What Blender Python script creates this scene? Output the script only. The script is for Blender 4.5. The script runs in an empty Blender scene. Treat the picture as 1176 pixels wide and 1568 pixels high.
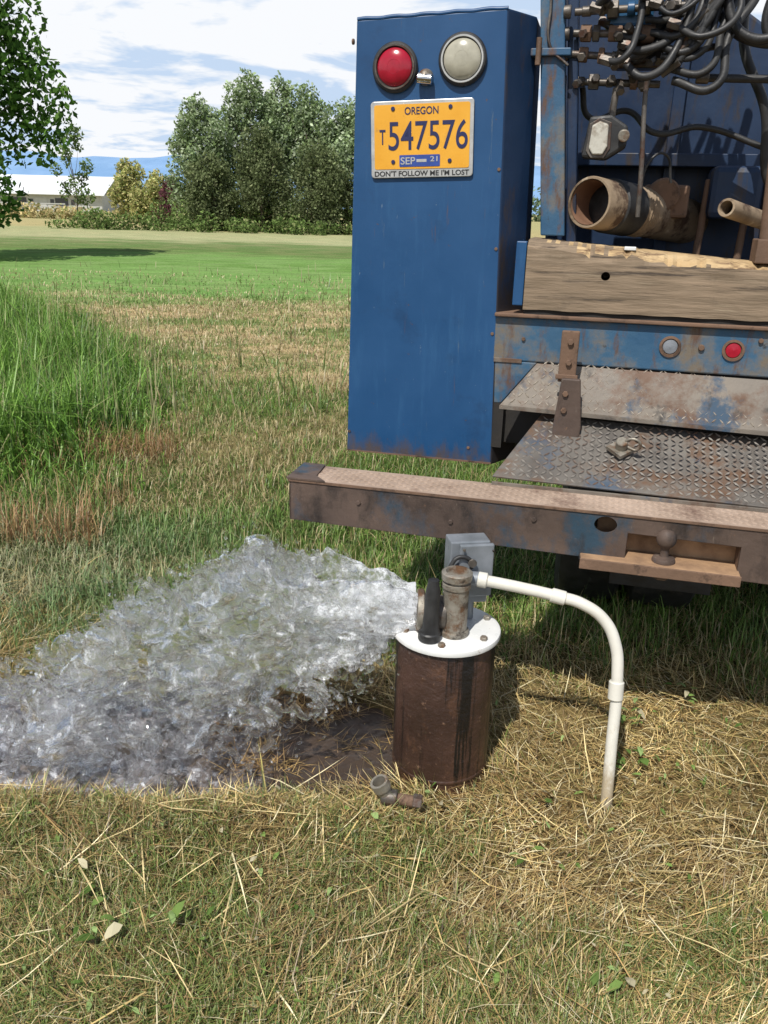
import bpy, bmesh, math, random
import numpy as np
from mathutils import Vector, Matrix
R=math.radians
rng=np.random.default_rng(7); random.seed(7)
sc=bpy.context.scene
sc.view_settings.view_transform='Standard'
# ---------------------------------------------------------------- camera
th=R(20);rho=.026
Rt=Vector((1,0,0));U=Vector((0,math.sin(th),math.cos(th)));F=Vector((0,math.cos(th),-math.sin(th)))
cr=Rt*math.cos(rho)+U*math.sin(rho);cu=U*math.cos(rho)-Rt*math.sin(rho)
cam=bpy.data.cameras.new("camera");co=bpy.data.objects.new("camera",cam);sc.collection.objects.link(co)
m=Matrix((cr,cu,-F)).transposed().to_4x4();m.translation=(0,0,1.5);co.matrix_world=m
cam.sensor_fit='VERTICAL';cam.sensor_height=36;cam.lens=36*.8087;cam.clip_end=12000;cam.clip_start=.05
sc.camera=co
# ---------------------------------------------------------------- light
sd=Vector((.30,.62,-1)).normalized()
sun=bpy.data.lights.new("sun",'SUN');sun.energy=5.0;sun.angle=R(.5);sun.color=(1,.955,.88)
so=bpy.data.objects.new("sun",sun);sc.collection.objects.link(so)
so.rotation_euler=sd.to_track_quat('-Z','Y').to_euler()
w=bpy.data.worlds.new("World");sc.world=w;w.use_nodes=True
nt=w.node_tree;nt.nodes.clear()
def N(nt,t,**k):
    n=nt.nodes.new(t)
    for a,b in k.items(): setattr(n,a,b)
    return n
def ramp(nt,stops,interp='LINEAR'):
    n=nt.nodes.new("ShaderNodeValToRGB");cr_=n.color_ramp;cr_.interpolation=interp
    while len(cr_.elements)>1: cr_.elements.remove(cr_.elements[-1])
    for i,(p,c) in enumerate(stops):
        if len(c)==3:c=(*c,1)
        e=cr_.elements[0] if i==0 else cr_.elements.new(p)
        e.position=p;e.color=c
    return n
sky=N(nt,"ShaderNodeTexSky");sky.sky_type='NISHITA';sky.sun_disc=False
sky.sun_elevation=math.asin(-sd.z);sky.sun_rotation=math.atan2(-sd.x,-sd.y);sky.air_density=1.0;sky.dust_density=.3;sky.ozone_density=2
tc=N(nt,"ShaderNodeTexCoord");sep=N(nt,"ShaderNodeSeparateXYZ");nt.links.new(tc.outputs['Generated'],sep.inputs[0])
ad=N(nt,"ShaderNodeMath",operation='ADD');ad.inputs[1].default_value=.10;nt.links.new(sep.outputs[2],ad.inputs[0])
mx=N(nt,"ShaderNodeMath",operation='MAXIMUM');mx.inputs[1].default_value=.05;nt.links.new(ad.outputs[0],mx.inputs[0])
dx_=N(nt,"ShaderNodeMath",operation='DIVIDE');dy_=N(nt,"ShaderNodeMath",operation='DIVIDE')
nt.links.new(sep.outputs[0],dx_.inputs[0]);nt.links.new(mx.outputs[0],dx_.inputs[1])
nt.links.new(sep.outputs[1],dy_.inputs[0]);nt.links.new(mx.outputs[0],dy_.inputs[1])
cb=N(nt,"ShaderNodeCombineXYZ");nt.links.new(dx_.outputs[0],cb.inputs[0]);nt.links.new(dy_.outputs[0],cb.inputs[1])
nz=N(nt,"ShaderNodeTexNoise",noise_dimensions='2D');nz.inputs['Scale'].default_value=1.5;nz.inputs['Detail'].default_value=5;nz.inputs['Roughness'].default_value=.58;nz.inputs['Distortion'].default_value=.2
nt.links.new(cb.outputs[0],nz.inputs['Vector'])
rp=ramp(nt,[(.40,(0,0,0)),(.51,(1,1,1))]);nt.links.new(nz.outputs[0],rp.inputs[0])
el=N(nt,"ShaderNodeMapRange");el.inputs[1].default_value=.30;el.inputs[2].default_value=.6;el.inputs[3].default_value=1;el.inputs[4].default_value=.12;nt.links.new(sep.outputs[2],el.inputs[0])
cl=N(nt,"ShaderNodeMix",data_type='RGBA');nt.links.new(rp.outputs[0],cl.inputs[0]);cl.inputs[6].default_value=(5.7,7.1,9.1,1);cl.inputs[7].default_value=(9.5,9.7,10,1)
mix=N(nt,"ShaderNodeMix",data_type='RGBA');nt.links.new(el.outputs[0],mix.inputs[0]);nt.links.new(sky.outputs[0],mix.inputs[6]);nt.links.new(cl.outputs[2],mix.inputs[7])
bg=N(nt,"ShaderNodeBackground");bg.inputs[1].default_value=.10;nt.links.new(mix.outputs[2],bg.inputs[0])
ow=N(nt,"ShaderNodeOutputWorld");nt.links.new(bg.outputs[0],ow.inputs[0])
# ---------------------------------------------------------------- materials
def newmat(name):
    m=bpy.data.materials.new(name);m.use_nodes=True;nt=m.node_tree
    return m,nt,nt.nodes["Principled BSDF"]
def noise(nt,scale,detail=5,rough=.6,stretch=None,dist=0,coord='Object'):
    tc=N(nt,"ShaderNodeTexCoord");n=N(nt,"ShaderNodeTexNoise")
    n.inputs['Scale'].default_value=scale;n.inputs['Detail'].default_value=detail;n.inputs['Roughness'].default_value=rough;n.inputs['Distortion'].default_value=dist
    if stretch:
        mp=N(nt,"ShaderNodeMapping");mp.inputs['Scale'].default_value=stretch
        nt.links.new(tc.outputs[coord],mp.inputs[0]);nt.links.new(mp.outputs[0],n.inputs['Vector'])
    else: nt.links.new(tc.outputs[coord],n.inputs['Vector'])
    return n
def mixc(nt,fac,a,b):
    m=N(nt,"ShaderNodeMix",data_type='RGBA')
    for s,i in((fac,0),(a,6),(b,7)):
        if isinstance(s,bpy.types.NodeSocket): nt.links.new(s,m.inputs[i])
        elif i==0: m.inputs[0].default_value=s
        else: m.inputs[i].default_value=(*s,1)
    return m.outputs[2]
def worn(name,c1,c2,scale=6,rough=.5,metal=0,spots=None,bump=.2,stretch=None,bscale=None,grad=None):
    m,nt,b=newmat(name)
    n=noise(nt,scale,5,.6,stretch);r=ramp(nt,[(.35,(0,0,0)),(.65,(1,1,1))]);nt.links.new(n.outputs[0],r.inputs[0])
    c=mixc(nt,r.outputs[0],c1,c2)
    for s in (spots or []):
        n2=noise(nt,s[1],6,.7,s[4] if len(s)>4 else None);r2=ramp(nt,[(s[2],(0,0,0)),(s[3],(1,1,1))]);nt.links.new(n2.outputs[0],r2.inputs[0])
        c=mixc(nt,r2.outputs[0],c,s[0])
    if grad:
        tc=N(nt,"ShaderNodeTexCoord");sp=N(nt,"ShaderNodeSeparateXYZ");nt.links.new(tc.outputs['Object'],sp.inputs[0])
        mr=N(nt,"ShaderNodeMapRange");mr.inputs[1].default_value=grad[0];mr.inputs[2].default_value=grad[1];mr.inputs[3].default_value=grad[4] if len(grad)>4 else .62;mr.inputs[4].default_value=.0;nt.links.new(sp.outputs[2],mr.inputs[0])
        ng_=noise(nt,grad[3],7,.8,(1,1,.4));a=N(nt,"ShaderNodeMath",operation='ADD');nt.links.new(mr.outputs[0],a.inputs[0]);nt.links.new(ng_.outputs[0],a.inputs[1])
        r3=ramp(nt,[(.80,(0,0,0)),(.98,(.85,.85,.85))]);nt.links.new(a.outputs[0],r3.inputs[0]);c=mixc(nt,r3.outputs[0],c,grad[2])
    nt.links.new(c,b.inputs['Base Color']);b.inputs['Metallic'].default_value=metal
    rr=ramp(nt,[(.3,(rough*.8,)*3),(.7,(min(1,rough*1.35),)*3)]);nt.links.new(n.outputs[0],rr.inputs[0]);nt.links.new(rr.outputs[0],b.inputs['Roughness'])
    n3=noise(nt,bscale or scale*6,4,.65,stretch);bp=N(nt,"ShaderNodeBump");bp.inputs['Strength'].default_value=bump;bp.inputs['Distance'].default_value=.004
    nt.links.new(n3.outputs[0],bp.inputs['Height']);nt.links.new(bp.outputs[0],b.inputs['Normal'])
    return m
M={}
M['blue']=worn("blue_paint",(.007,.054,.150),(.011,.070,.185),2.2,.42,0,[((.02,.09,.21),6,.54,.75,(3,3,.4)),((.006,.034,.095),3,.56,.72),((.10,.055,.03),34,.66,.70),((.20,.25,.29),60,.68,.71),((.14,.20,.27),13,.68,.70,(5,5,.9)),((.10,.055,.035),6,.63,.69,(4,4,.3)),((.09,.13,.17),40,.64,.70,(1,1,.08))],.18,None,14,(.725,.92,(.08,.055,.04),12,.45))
M['bluedark']=worn("dark_blue_paint",(.003,.016,.05),(.006,.027,.075),4,.5,0,[((.03,.022,.018),9,.53,.68,(3,3,.6))],.25)
M['blueshade']=worn("shaded_side_blue_paint",(.004,.022,.065),(.006,.03,.085),4,.5,0,[((.045,.032,.026),8,.54,.68,(2,2,.5))],.25,None,None,(1.2,1.6,(.03,.024,.022),9))  # cabinet blue darkened to paint in the side face's shade, plus brown marks
M['bluerust']=worn("worn_blue_steel",(.022,.08,.16),(.05,.125,.20),5,.6,0,[((.15,.125,.095),5,.48,.62,(1,1,1)),((.10,.052,.03),9,.53,.66,(2,2,.6)),((.02,.018,.016),14,.62,.7)],.4)
M['rust']=worn("rusty_steel",(.115,.07,.045),(.19,.115,.075),7,.75,.1,[((.045,.028,.02),12,.54,.68),((.25,.155,.10),20,.6,.7)],.5)
M['bump']=worn("rusty_bumper_steel",(.065,.045,.036),(.115,.078,.06),5,.62,.1,[((.025,.055,.085),4,.53,.66,(1.5,1.5,1)),((.025,.018,.015),9,.52,.68,(1,1,.5)),((.26,.145,.08),16,.63,.74),((.20,.165,.13),30,.65,.72,(1,1,.3))],.5)
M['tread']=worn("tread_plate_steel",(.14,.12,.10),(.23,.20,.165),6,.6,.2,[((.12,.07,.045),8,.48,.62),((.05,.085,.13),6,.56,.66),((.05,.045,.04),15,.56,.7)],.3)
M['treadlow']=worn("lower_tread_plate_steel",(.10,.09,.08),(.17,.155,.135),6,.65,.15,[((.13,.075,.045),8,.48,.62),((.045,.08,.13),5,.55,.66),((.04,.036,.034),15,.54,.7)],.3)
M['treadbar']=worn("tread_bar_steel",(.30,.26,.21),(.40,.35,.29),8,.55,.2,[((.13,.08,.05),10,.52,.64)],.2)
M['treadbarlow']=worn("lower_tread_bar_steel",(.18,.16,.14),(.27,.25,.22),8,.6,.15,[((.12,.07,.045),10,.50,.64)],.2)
M['treadtop']=worn("dusty_tread_plate",(.30,.22,.165),(.42,.32,.25),5,.75,.1,[((.16,.10,.075),7,.52,.68)],.3)
M['orange']=worn("rust_dust",(.38,.235,.13),(.20,.12,.07),14,.85,0,None,.4)
M['wood']=worn("weathered_timber",(.17,.125,.08),(.27,.20,.135),5,.85,0,[((.065,.048,.035),7,.55,.66,(.5,3,9)),((.36,.29,.20),9,.60,.72,(.4,3,8)),((.06,.05,.04),3,.58,.75)],.9,(1.2,4,12),6)
M['woodtop']=worn("splintered_timber",(.40,.27,.13),(.52,.38,.21),7,.9,0,[((.15,.09,.05),11,.50,.63,(.5,2,4))],1.0,(1,3,6),8)
M['black']=worn("black_rubber",(.012,.012,.013),(.03,.03,.03),20,.5,0,[((.07,.06,.05),9,.6,.75)],.2)
M['dark']=worn("shadowed_underbody",(.012,.011,.011),(.03,.026,.022),9,.85,0,None,.3)
M['steel']=worn("galvanised_steel",(.24,.22,.18),(.36,.33,.28),15,.5,.5,[((.16,.09,.05),14,.48,.60),((.07,.06,.05),22,.56,.66)],.5)
M['fit']=worn("greasy_steel_fittings",(.05,.045,.04),(.16,.14,.12),14,.42,.5,[((.09,.045,.03),12,.52,.65)],.3)
M['grey']=worn("grey_metal_box",(.17,.19,.21),(.25,.27,.30),9,.5,.3,[((.09,.09,.09),12,.6,.7)],.2)
M['pvc']=worn("white_pvc",(.60,.58,.51),(.70,.68,.61),8,.35,0,[((.40,.33,.22),9,.58,.76)],.08,None,None,(0,.25,(.33,.26,.16),12))
M['cap']=worn("white_well_cap",(.66,.67,.66),(.76,.76,.74),10,.3,0,[((.30,.23,.17),12,.60,.70)],.08)
M['casing']=worn("wet_rusty_casing",(.032,.017,.012),(.062,.031,.021),6,.38,.1,[((.12,.058,.032),11,.56,.72,(1,1,.5)),((.17,.10,.065),45,.62,.70),((.007,.005,.004),6,.52,.56,(3.2,3.2,.13))],1.0,None,45,(-.02,.15,(.11,.055,.03),9,.45))
M['pipe']=worn("old_steel_pipe",(.20,.145,.09),(.32,.24,.16),8,.7,.1,[((.07,.04,.025),9,.50,.62),((.45,.38,.28),16,.62,.72)],.5)
M['pipein']=worn("pipe_interior_rust",(.14,.07,.04),(.22,.12,.07),9,.8,0,None,.5)
def simple(name,c,rough=.4,metal=0,**k):
    m,nt,b=newmat(name);n=noise(nt,30,4);r=ramp(nt,[(.3,tuple(x*.8 for x in c)),(.7,tuple(min(1,x*1.1) for x in c))]);nt.links.new(n.outputs[0],r.inputs[0]);nt.links.new(r.outputs[0],b.inputs['Base Color'])
    b.inputs['Roughness'].default_value=rough;b.inputs['Metallic'].default_value=metal
    for a,v in k.items(): b.inputs[a].default_value=v
    return m
M['red']=simple("red_lens",(.36,.012,.03),.2,0)
M['white']=simple("clear_lens",(.40,.38,.30),.22,0)
M['lamp']=worn("dirty_lamp_glass",(.42,.40,.34),(.55,.53,.46),20,.25,0,[((.20,.15,.10),16,.5,.65)],.1)
M['chrome']=simple("chrome",(.6,.6,.6),.15,1)
M['yellow']=worn("plate_yellow",(.70,.33,.022),(.76,.38,.03),12,.45,0,[((.45,.24,.05),20,.62,.75)],.05)
M['navy']=simple("plate_navy",(.02,.025,.09),.4)
M['frame']=simple("plate_frame",(.50,.50,.48),.3,.3)
M['stick']=simple("sticker_blue",(.03,.07,.30),.4)
M['teal']=simple("valve_blue",(.02,.09,.20),.4)
# ---------------------------------------------------------------- builders
def link(o,parent=None):
    sc.collection.objects.link(o)
    if parent: o.parent=parent
    return o
def empty(name,loc=(0,0,0),rz=0):
    o=bpy.data.objects.new(name,None);o.location=loc;o.rotation_euler=(0,0,rz);o.empty_display_size=.1;return link(o)
def mesh(name,vs,fs,mat,parent=None,smooth=False,bevel=0,seg=2):
    me=bpy.data.meshes.new(name);me.from_pydata([tuple(v) for v in vs],[],fs);me.update()
    bm=bmesh.new();bm.from_mesh(me);bmesh.ops.recalc_face_normals(bm,faces=bm.faces);bm.to_mesh(me);bm.free()
    if smooth:
        for p in me.polygons:p.use_smooth=True
    o=bpy.data.objects.new(name,me);link(o,parent)
    for mm in (mat if isinstance(mat,list) else [mat]): me.materials.append(mm)
    if bevel:
        b=o.modifiers.new("bevel",'BEVEL');b.width=bevel;b.segments=seg;b.limit_method='ANGLE';b.angle_limit=R(35)
    return o
def prism(name,poly,v0,v1,mat,parent=None,bevel=.003,axis='y'):
    n=len(poly)
    if axis=='y': vs=[(a,v0,b) for a,b in poly]+[(a,v1,b) for a,b in poly]
    elif axis=='z': vs=[(a,b,v0) for a,b in poly]+[(a,b,v1) for a,b in poly]
    else: vs=[(v0,a,b) for a,b in poly]+[(v1,a,b) for a,b in poly]
    fs=[list(range(n)),list(range(2*n-1,n-1,-1))]+[[i,(i+1)%n,n+(i+1)%n,n+i] for i in range(n)]
    return mesh(name,vs,fs,mat,parent,False,bevel)
def box(name,a,b,mat,parent=None,bevel=.003):
    return prism(name,[(a[0],a[2]),(b[0],a[2]),(b[0],b[2]),(a[0],b[2])],a[1],b[1],mat,parent,bevel)
def lathe(name,p,d,prof,mat,parent=None,seg=32,smooth=True,mats=None,sharp=True):
    d=Vector(d).normalized();q=d.to_track_quat('Z','Y');p=Vector(p);vs=[];fs=[];k=len(prof)
    for r,h in prof:
        for i in range(seg):
            a=2*math.pi*i/seg;vs.append(p+q@Vector((r*math.cos(a),r*math.sin(a),h)))
    for j in range(k-1):
        for i in range(seg):
            fs.append([j*seg+i,j*seg+(i+1)%seg,(j+1)*seg+(i+1)%seg,(j+1)*seg+i])
    if prof[0][0]>1e-4: fs.append(list(range(seg)))
    if prof[-1][0]>1e-4: fs.append([(k-1)*seg+i for i in range(seg)])
    o=mesh(name,vs,fs,mat,parent,smooth)
    if smooth and sharp:
        o.data.set_sharp_from_angle(angle=R(40))
    return o
def cyl(name,a,b,r,mat,parent=None,seg=24,r2=None,ch=.12):
    a=Vector(a);b=Vector(b);L=(b-a).length;r2=r if r2 is None else r2;c=min(r,r2)*ch
    return lathe(name,a,b-a,[(r-c,0),(r,c),(r2,L-c),(r2-c,L)],mat,parent,seg)
def tube(name,pts,r,mat,parent=None,res=5):
    cu_=bpy.data.curves.new(name,'CURVE');cu_.dimensions='3D';cu_.bevel_depth=r;cu_.bevel_resolution=res;cu_.use_fill_caps=True
    s=cu_.splines.new('BEZIER');s.bezier_points.add(len(pts)-1)
    for bp,p in zip(s.bezier_points,pts): bp.co=p;bp.handle_left_type=bp.handle_right_type='AUTO'
    cu_.materials.append(mat);o=bpy.data.objects.new(name,cu_);return link(o,parent)
def cut(o,cutter):
    md=o.modifiers.new("b",'BOOLEAN');md.operation='DIFFERENCE';md.object=cutter;md.solver='EXACT'
    bpy.context.view_layer.update();dg=bpy.context.evaluated_depsgraph_get()
    me=bpy.data.meshes.new_from_object(o.evaluated_get(dg));o.modifiers.clear();o.data=me
    bpy.data.objects.remove(cutter)
def treads(name,O,A,B,la,lb,nrm,mat,parent,pitch=.034,inset=None):
    O=Vector(O);A=Vector(A).normalized();B=Vector(B).normalized();nn=Vector(nrm).normalized();vs=[];fs=[]
    i=0;y=pitch*.5
    while y<lb-.006:
        x=pitch*.5;j=0
        while x<la-.01:
            if (inset is None or inset(x,y)) and random.random()>.03:
                s=1 if (i+j)%2 else -1
                d=(A+B*s).normalized();e=(A-B*s).normalized();c=O+A*x+B*y;b=len(vs);l=.0125;w_=.0036;hh=random.uniform(.0018,.0032)
                vs+= [c-d*l,c+e*w_-nn*.0002,c+d*l,c-e*w_-nn*.0002,c-d*l*.5+nn*hh,c+d*l*.5+nn*hh]
                fs+=[[b,b+1,b+4],[b+1,b+5,b+4],[b+1,b+2,b+5],[b+2,b+3,b+5],[b+3,b+4,b+5],[b+3,b,b+4]]
            x+=pitch*.62;j+=1
        y+=pitch*.62;i+=1
    return mesh(name,vs,fs,mat,parent)
# ---------------------------------------------------------------- TRUCK
T=empty("drilling_rig_truck",(.08,2.66,0),R(-14))
vs=[(-.218,0,.731),(.273,0,.729),(.335,.12,.729),(.335,.30,.729),(-.218,.30,.731),
    (-.201,0,2.012),(.231,0,2.030),(.30,.12,2.03),(.30,.30,2.03),(-.201,.30,2.012)]
rc=mesh("rear_cabinet",vs,[[0,1,6,5],[1,2,7,6],[2,3,8,7],[3,4,9,8],[4,0,5,9],[5,6,7,8,9],[0,4,3,2,1]],[M['blue'],M['blueshade']],T,bevel=.006,seg=3)
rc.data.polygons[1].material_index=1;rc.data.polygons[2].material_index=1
pts=[(-.199+.43*i/18,.004,2.012+.018*i/18+.0012*math.sin(i*1.7)) for i in range(19)]
tube("cabinet_top_seam",pts,.006,M['blue'],T)
mesh("cabinet_bottom_edge",[(-.217,-.002,.733),(.272,-.002,.731),(.2715,-.002,.737),(-.2165,-.002,.737),(-.217,0,.733),(.272,0,.731),(.2715,0,.737),(-.2165,0,.737)],[[0,1,2,3],[0,4,5,1],[3,2,6,7],[1,5,6,2],[0,3,7,4]],M['rust'],T)
cyl("cabinet_hinge_pin",(-.206,-.004,1.955),(-.212,-.004,1.955),.008,M['rust'],T,12)
for u_,z_ in((.255,1.62),(.262,1.40),(.268,1.15),(.215,.78),(-.19,.80)): cyl("cabinet_rivet",(u_-.02,0,z_),(u_-.02,-.003,z_),.005,M['rust'],T,10)
for nm,u,z,r,mt in(("tail_light",-.082,1.887,.066,'red'),("reverse_light",.113,1.905,.068,'white')):
    lathe(nm+"_gasket",(u,0,z),(0,-1,0),[(r,0),(r+.001,.008),(r-.003,.014),(r-.013,.016),(r-.016,.012),(r-.016,.005)],M['black'],T,48)
    lathe(nm+"_lens",(u,-.006,z),(0,-1,0),[(r-.015,0),(r-.0155,.008),(r*.62,.017),(r*.3,.021),(.0001,.022)],M[mt],T,48)
    for k in range(3): lathe(nm+"_ring_%d"%k,(u,-.006,z),(0,-1,0),[(r*(.28+.17*k)+.002,.018-.002*k),(r*(.28+.17*k),.0215-.003*k),(r*(.28+.17*k)-.002,.02-.002*k)],M[mt],T,40)
    lathe(nm+"_rim",(u,-.004,z),(0,-1,0),[(r-.006,.008),(r-.008,.0145),(r-.012,.0145),(r-.014,.009)],M['frame'] if mt=='white' else M['fit'],T,48)
cyl("plate_lamp",(-.012,-.02,1.857),(.03,-.02,1.853),.014,M['chrome'],T)
lathe("plate_lamp_base",(.008,0,1.862),(0,-1,0),[(.022,0),(.02,.012),(.010,.028),(.0001,.032)],M['steel'],T)
def rrect(x0,z0,x1,z1,r,n=5):
    P=[]
    for cx,cz,a0 in((x1-r,z1-r,0),(x0+r,z1-r,90),(x0+r,z0+r,180),(x1-r,z0+r,270)):
        for i in range(n+1):
            a=R(a0+90*i/n);P.append((cx+r*math.cos(a),cz+r*math.sin(a)))
    return P
LP=empty("license_plate");LP.parent=T;LP.location=(.0035,0,1.699);LP.rotation_euler=(0,R(-2.0),0)
prism("plate_frame",rrect(-.153,-.104,.153,.104,.010),-.009,-.003,M['frame'],LP,.002)
prism("plate_face",rrect(-.142,-.080,.142,.094,.006),-.0105,-.0085,M['yellow'],LP,0)
def text(s,u,z,wd,ht,mat,y=-.0112,off=.0):
    c=bpy.data.curves.new("text_"+s.split()[0].lower(),'FONT');c.body=s;c.size=.1;c.extrude=.0004;c.offset=off;c.align_x='CENTER';c.align_y='CENTER'
    c.materials.append(mat);o=bpy.data.objects.new(c.name,c);link(o,LP);bpy.context.view_layer.update()
    d=o.dimensions;sx=wd/d.x;sy=ht/d.y;o.scale=(sx,sy,1);o.rotation_euler=(R(90),0,0)
    bb=[Vector(b) for b in o.bound_box];cx=sum(b.x for b in bb)/8;cy=sum(b.y for b in bb)/8
    o.location=(u-cx*sx,y,z-cy*sy);return o
text("547576",.019,.010,.236,.078,M['navy'],off=.0004)
text("T",-.117,.008,.018,.040,M['navy'],off=.001)
text("OREGON",0,.076,.10,.020,M['navy'],off=.001)
text("DON'T FOLLOW ME I'M LOST",0,-.092,.285,.015,M['black'],-.0095,.0022)
prism("plate_stickers",rrect(-.066,-.074,.056,-.042,.003),-.0117,-.0103,M['stick'],LP,0)
prism("sticker_gap",[(-.014,-.062),(.016,-.062),(.016,-.054),(-.014,-.054)],-.0121,-.0113,M['frame'],LP,0)
text("SEP",-.040,-.058,.044,.020,M['frame'],-.0122,.001);text("21",.038,-.054,.022,.014,M['frame'],-.0122,.001)
for u_ in(-.085,.085):
    for z_ in(.083,-.060): cyl("plate_bolt",(u_,-.0085,z_),(u_,-.0135,z_),.006,M['navy'],LP,10)
def skewpost(name,u0t,u1t,u0b,u1b,zt_,zb_,v0,v1,mt):
    return mesh(name,[(u0b,v0,zb_),(u1b,v0,zb_),(u1b,v1,zb_),(u0b,v1,zb_),(u0t,v0,zt_),(u1t,v0,zt_),(u1t,v1,zt_),(u0t,v1,zt_)],
     [[0,1,5,4],[1,2,6,5],[2,3,7,6],[3,0,4,7],[4,5,6,7],[0,3,2,1]],M[mt],T,bevel=.004)
skewpost("corner_post",.290,.357,.362,.434,2.26,1.44,.10,.17,'bluerust')
skewpost("inner_post",.365,.395,.440,.470,2.26,1.40,.14,.22,'bluedark')
box("post_clamp",(.292,.085,1.925),(.405,.19,1.945),M['bluerust'],T)
cyl("post_clamp_bolt",(.315,.08,1.97),(.315,.08,1.90),.008,M['rust'],T)
tube("post_wire",[(.335,.09,2.2),(.338,.092,2.05),(.345,.09,1.95),(.40,.09,1.9)],.004,M['fit'],T)
# deck timber
box("deck_angle_iron",(.303,-.012,1.24),(.334,.02,1.425),M['blue'],T)
nx,nz_=90,8;vs=[];fs=[]
def tz(u):return 1.432-.055*(u-.335)/.75
for i in range(nx+1):
    u=.336+(1.5-.336)*i/nx
    chip=.007*math.sin(u*23)+.005*math.sin(u*61+1)+(-.014 if random.random()<.12 else 0)
    if u<.5: chip*=.2
    top=tz(u);f_=.002*math.sin(u*37)
    prof=[(-.012+f_,1.23+.001*math.sin(u*50)),(-.014+f_,1.30),(-.013-f_,1.37),(-.012+.004*random.random(),top-.022+chip),(.010+.008*random.random(),top-.005+chip*.6),(.07,top+.004*random.random()),(.24,top),(.24,1.23)]
    for v,z in prof: vs.append((u,v,z))
k=8
for i in range(nx):
    for j in range(k):
        fs.append([i*k+j,i*k+(j+1)%k,(i+1)*k+(j+1)%k,(i+1)*k+j])
fs.append(list(range(k)));fs.append([nx*k+j for j in range(k)])
tm=mesh("deck_timber",vs,fs,[M['wood'],M['woodtop']],T)
for p in tm.data.polygons:
    zc=p.center.z
    if zc>tz(p.center.x)-.028 and p.normal.z>.25 and random.random()<(p.center.x-.36)*4: p.material_index=1
cutter=cyl("c",(.568,-.1,1.335),(.568,.10,1.335),.013,M['dark'],T);cut(tm,cutter)
# rear beam
box("rear_beam",(.253,.0,1.070),(1.5,.07,1.205),M['bluerust'],T,.005)
box("rear_beam_lip",(.253,-.018,1.205),(1.5,.10,1.216),M['rust'],T,.003)
box("beam_packing",(.34,-.004,1.216),(1.5,.2,1.2285),M['dark'],T,0)
box("beam_weld_patch",(.258,-.004,1.065),(.345,.0,1.078),M['tread'],T,.001)
prism("beam_gusset",[(.262,1.069),(.392,1.069),(.29,.935),(.268,.935)],.0,.012,M['bluerust'],T)
for u,mt in((.775,'grey'),(.950,'red')):
    lathe("marker_light_ring",(u,0,1.143),(0,-1,0),[(.031,0),(.031,.005),(.024,.006),(.023,.001)],M['rust'],T)
    lathe("marker_light_lens",(u,0,1.143),(0,-1,0),[(.022,.0),(.020,.004),(.0001,.006)],M[mt],T)
cyl("beam_bolt",(.862,0,1.146),(.862,-.008,1.146),.009,M['rust'],T,8)
cyl("beam_bolt",(1.02,0,1.175),(1.02,-.008,1.175),.007,M['rust'],T,8)
cyl("beam_bolt",(.345,0,1.14),(.345,-.006,1.14),.006,M['rust'],T,8)
box("rear_frame",(.285,.03,.80),(1.5,.5,1.069),M['dark'],T)
prism("frame_side_plate",[(.268,.79),(.30,.79),(.30,.935),(.268,.935)],-.0,.2,M['dark'],T,0)
def slab(name,q,mat,t=.006):
    q=[Vector(p) for p in q];n=(q[1]-q[0]).cross(q[3]-q[0]).normalized()
    if n.y>0:n=-n
    vs=q+[p-n*t for p in q]
    mesh(name,vs,[[0,1,2,3],[4,7,6,5],[0,4,5,1],[1,5,6,2],[2,6,7,3],[3,7,4,0]],mat,T,bevel=.0015)
    return n
q=[(.293,-.062,.942),(1.5,-.062,.915),(1.5,-.004,1.062),(.392,-.004,1.069)]
n_=slab("upper_tread_panel",q,M['tread'])
O=Vector(q[0]);A=(Vector(q[1])-O).normalized();B=n_.cross(A);B=B if B.z>0 else -B
treads("upper_tread_bars",O,A,B,1.15,.150,n_,M['treadbar'],T,inset=lambda x,y:x>.012+y*.66 and y<.15-x*.01)
mesh("upper_panel_lip",[(.293,-.068,.942),(1.5,-.068,.915),(1.5,-.068,.905),(.293,-.068,.932),(.293,-.0605,.942),(1.5,-.0605,.915),(1.5,-.0605,.905),(.293,-.0605,.932)],[[0,1,2,3],[4,5,6,7],[0,4,5,1],[3,2,6,7],[0,3,7,4],[1,2,6,5]],M['tread'],T)
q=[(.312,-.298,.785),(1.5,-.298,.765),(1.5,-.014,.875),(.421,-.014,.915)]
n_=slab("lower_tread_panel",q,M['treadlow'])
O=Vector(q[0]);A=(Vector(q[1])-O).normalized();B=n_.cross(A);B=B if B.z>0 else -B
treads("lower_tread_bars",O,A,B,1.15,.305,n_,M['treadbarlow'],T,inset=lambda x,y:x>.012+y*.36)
box("lower_panel_kick",(.312,-.300,.757),(1.5,-.293,.768),M['tread'],T,.001)
box("hinge_bar",(.462,-.080,1.030),(.514,-.066,1.182),M['rust'],T,.004)
box("hinge_bar_strap",(.455,-.086,1.040),(.52,-.080,1.054),M['rust'],T,.002)
prism("hinge_arm",[(.475,1.045),(.530,1.045),(.545,.90),(.540,.842),(.462,.842),(.462,.90)],-.100,-.082,M['bump'],T,.004)
for z in(1.15,1.09,1.0,.95): cyl("hinge_bolt",(.490,-.066 if z>1.04 else -.1,z),(.490,-.090 if z>1.04 else -.108,z),.009,M['rust'],T,6)
c=Vector((.666,-.150,.8545))
lt=mesh("latch_plate",[c+Vector(p) for p in((-.042,-.004,.002),(0,-.04,-.016),(.042,-.004,.002),(0,.032,.018),(-.042,-.008,.012),(0,-.044,-.006),(.042,-.008,.012),(0,.028,.028))],[[4,5,6,7],[0,1,5,4],[1,2,6,5],[2,3,7,6],[3,0,4,7]],M['steel'],T)
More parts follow.
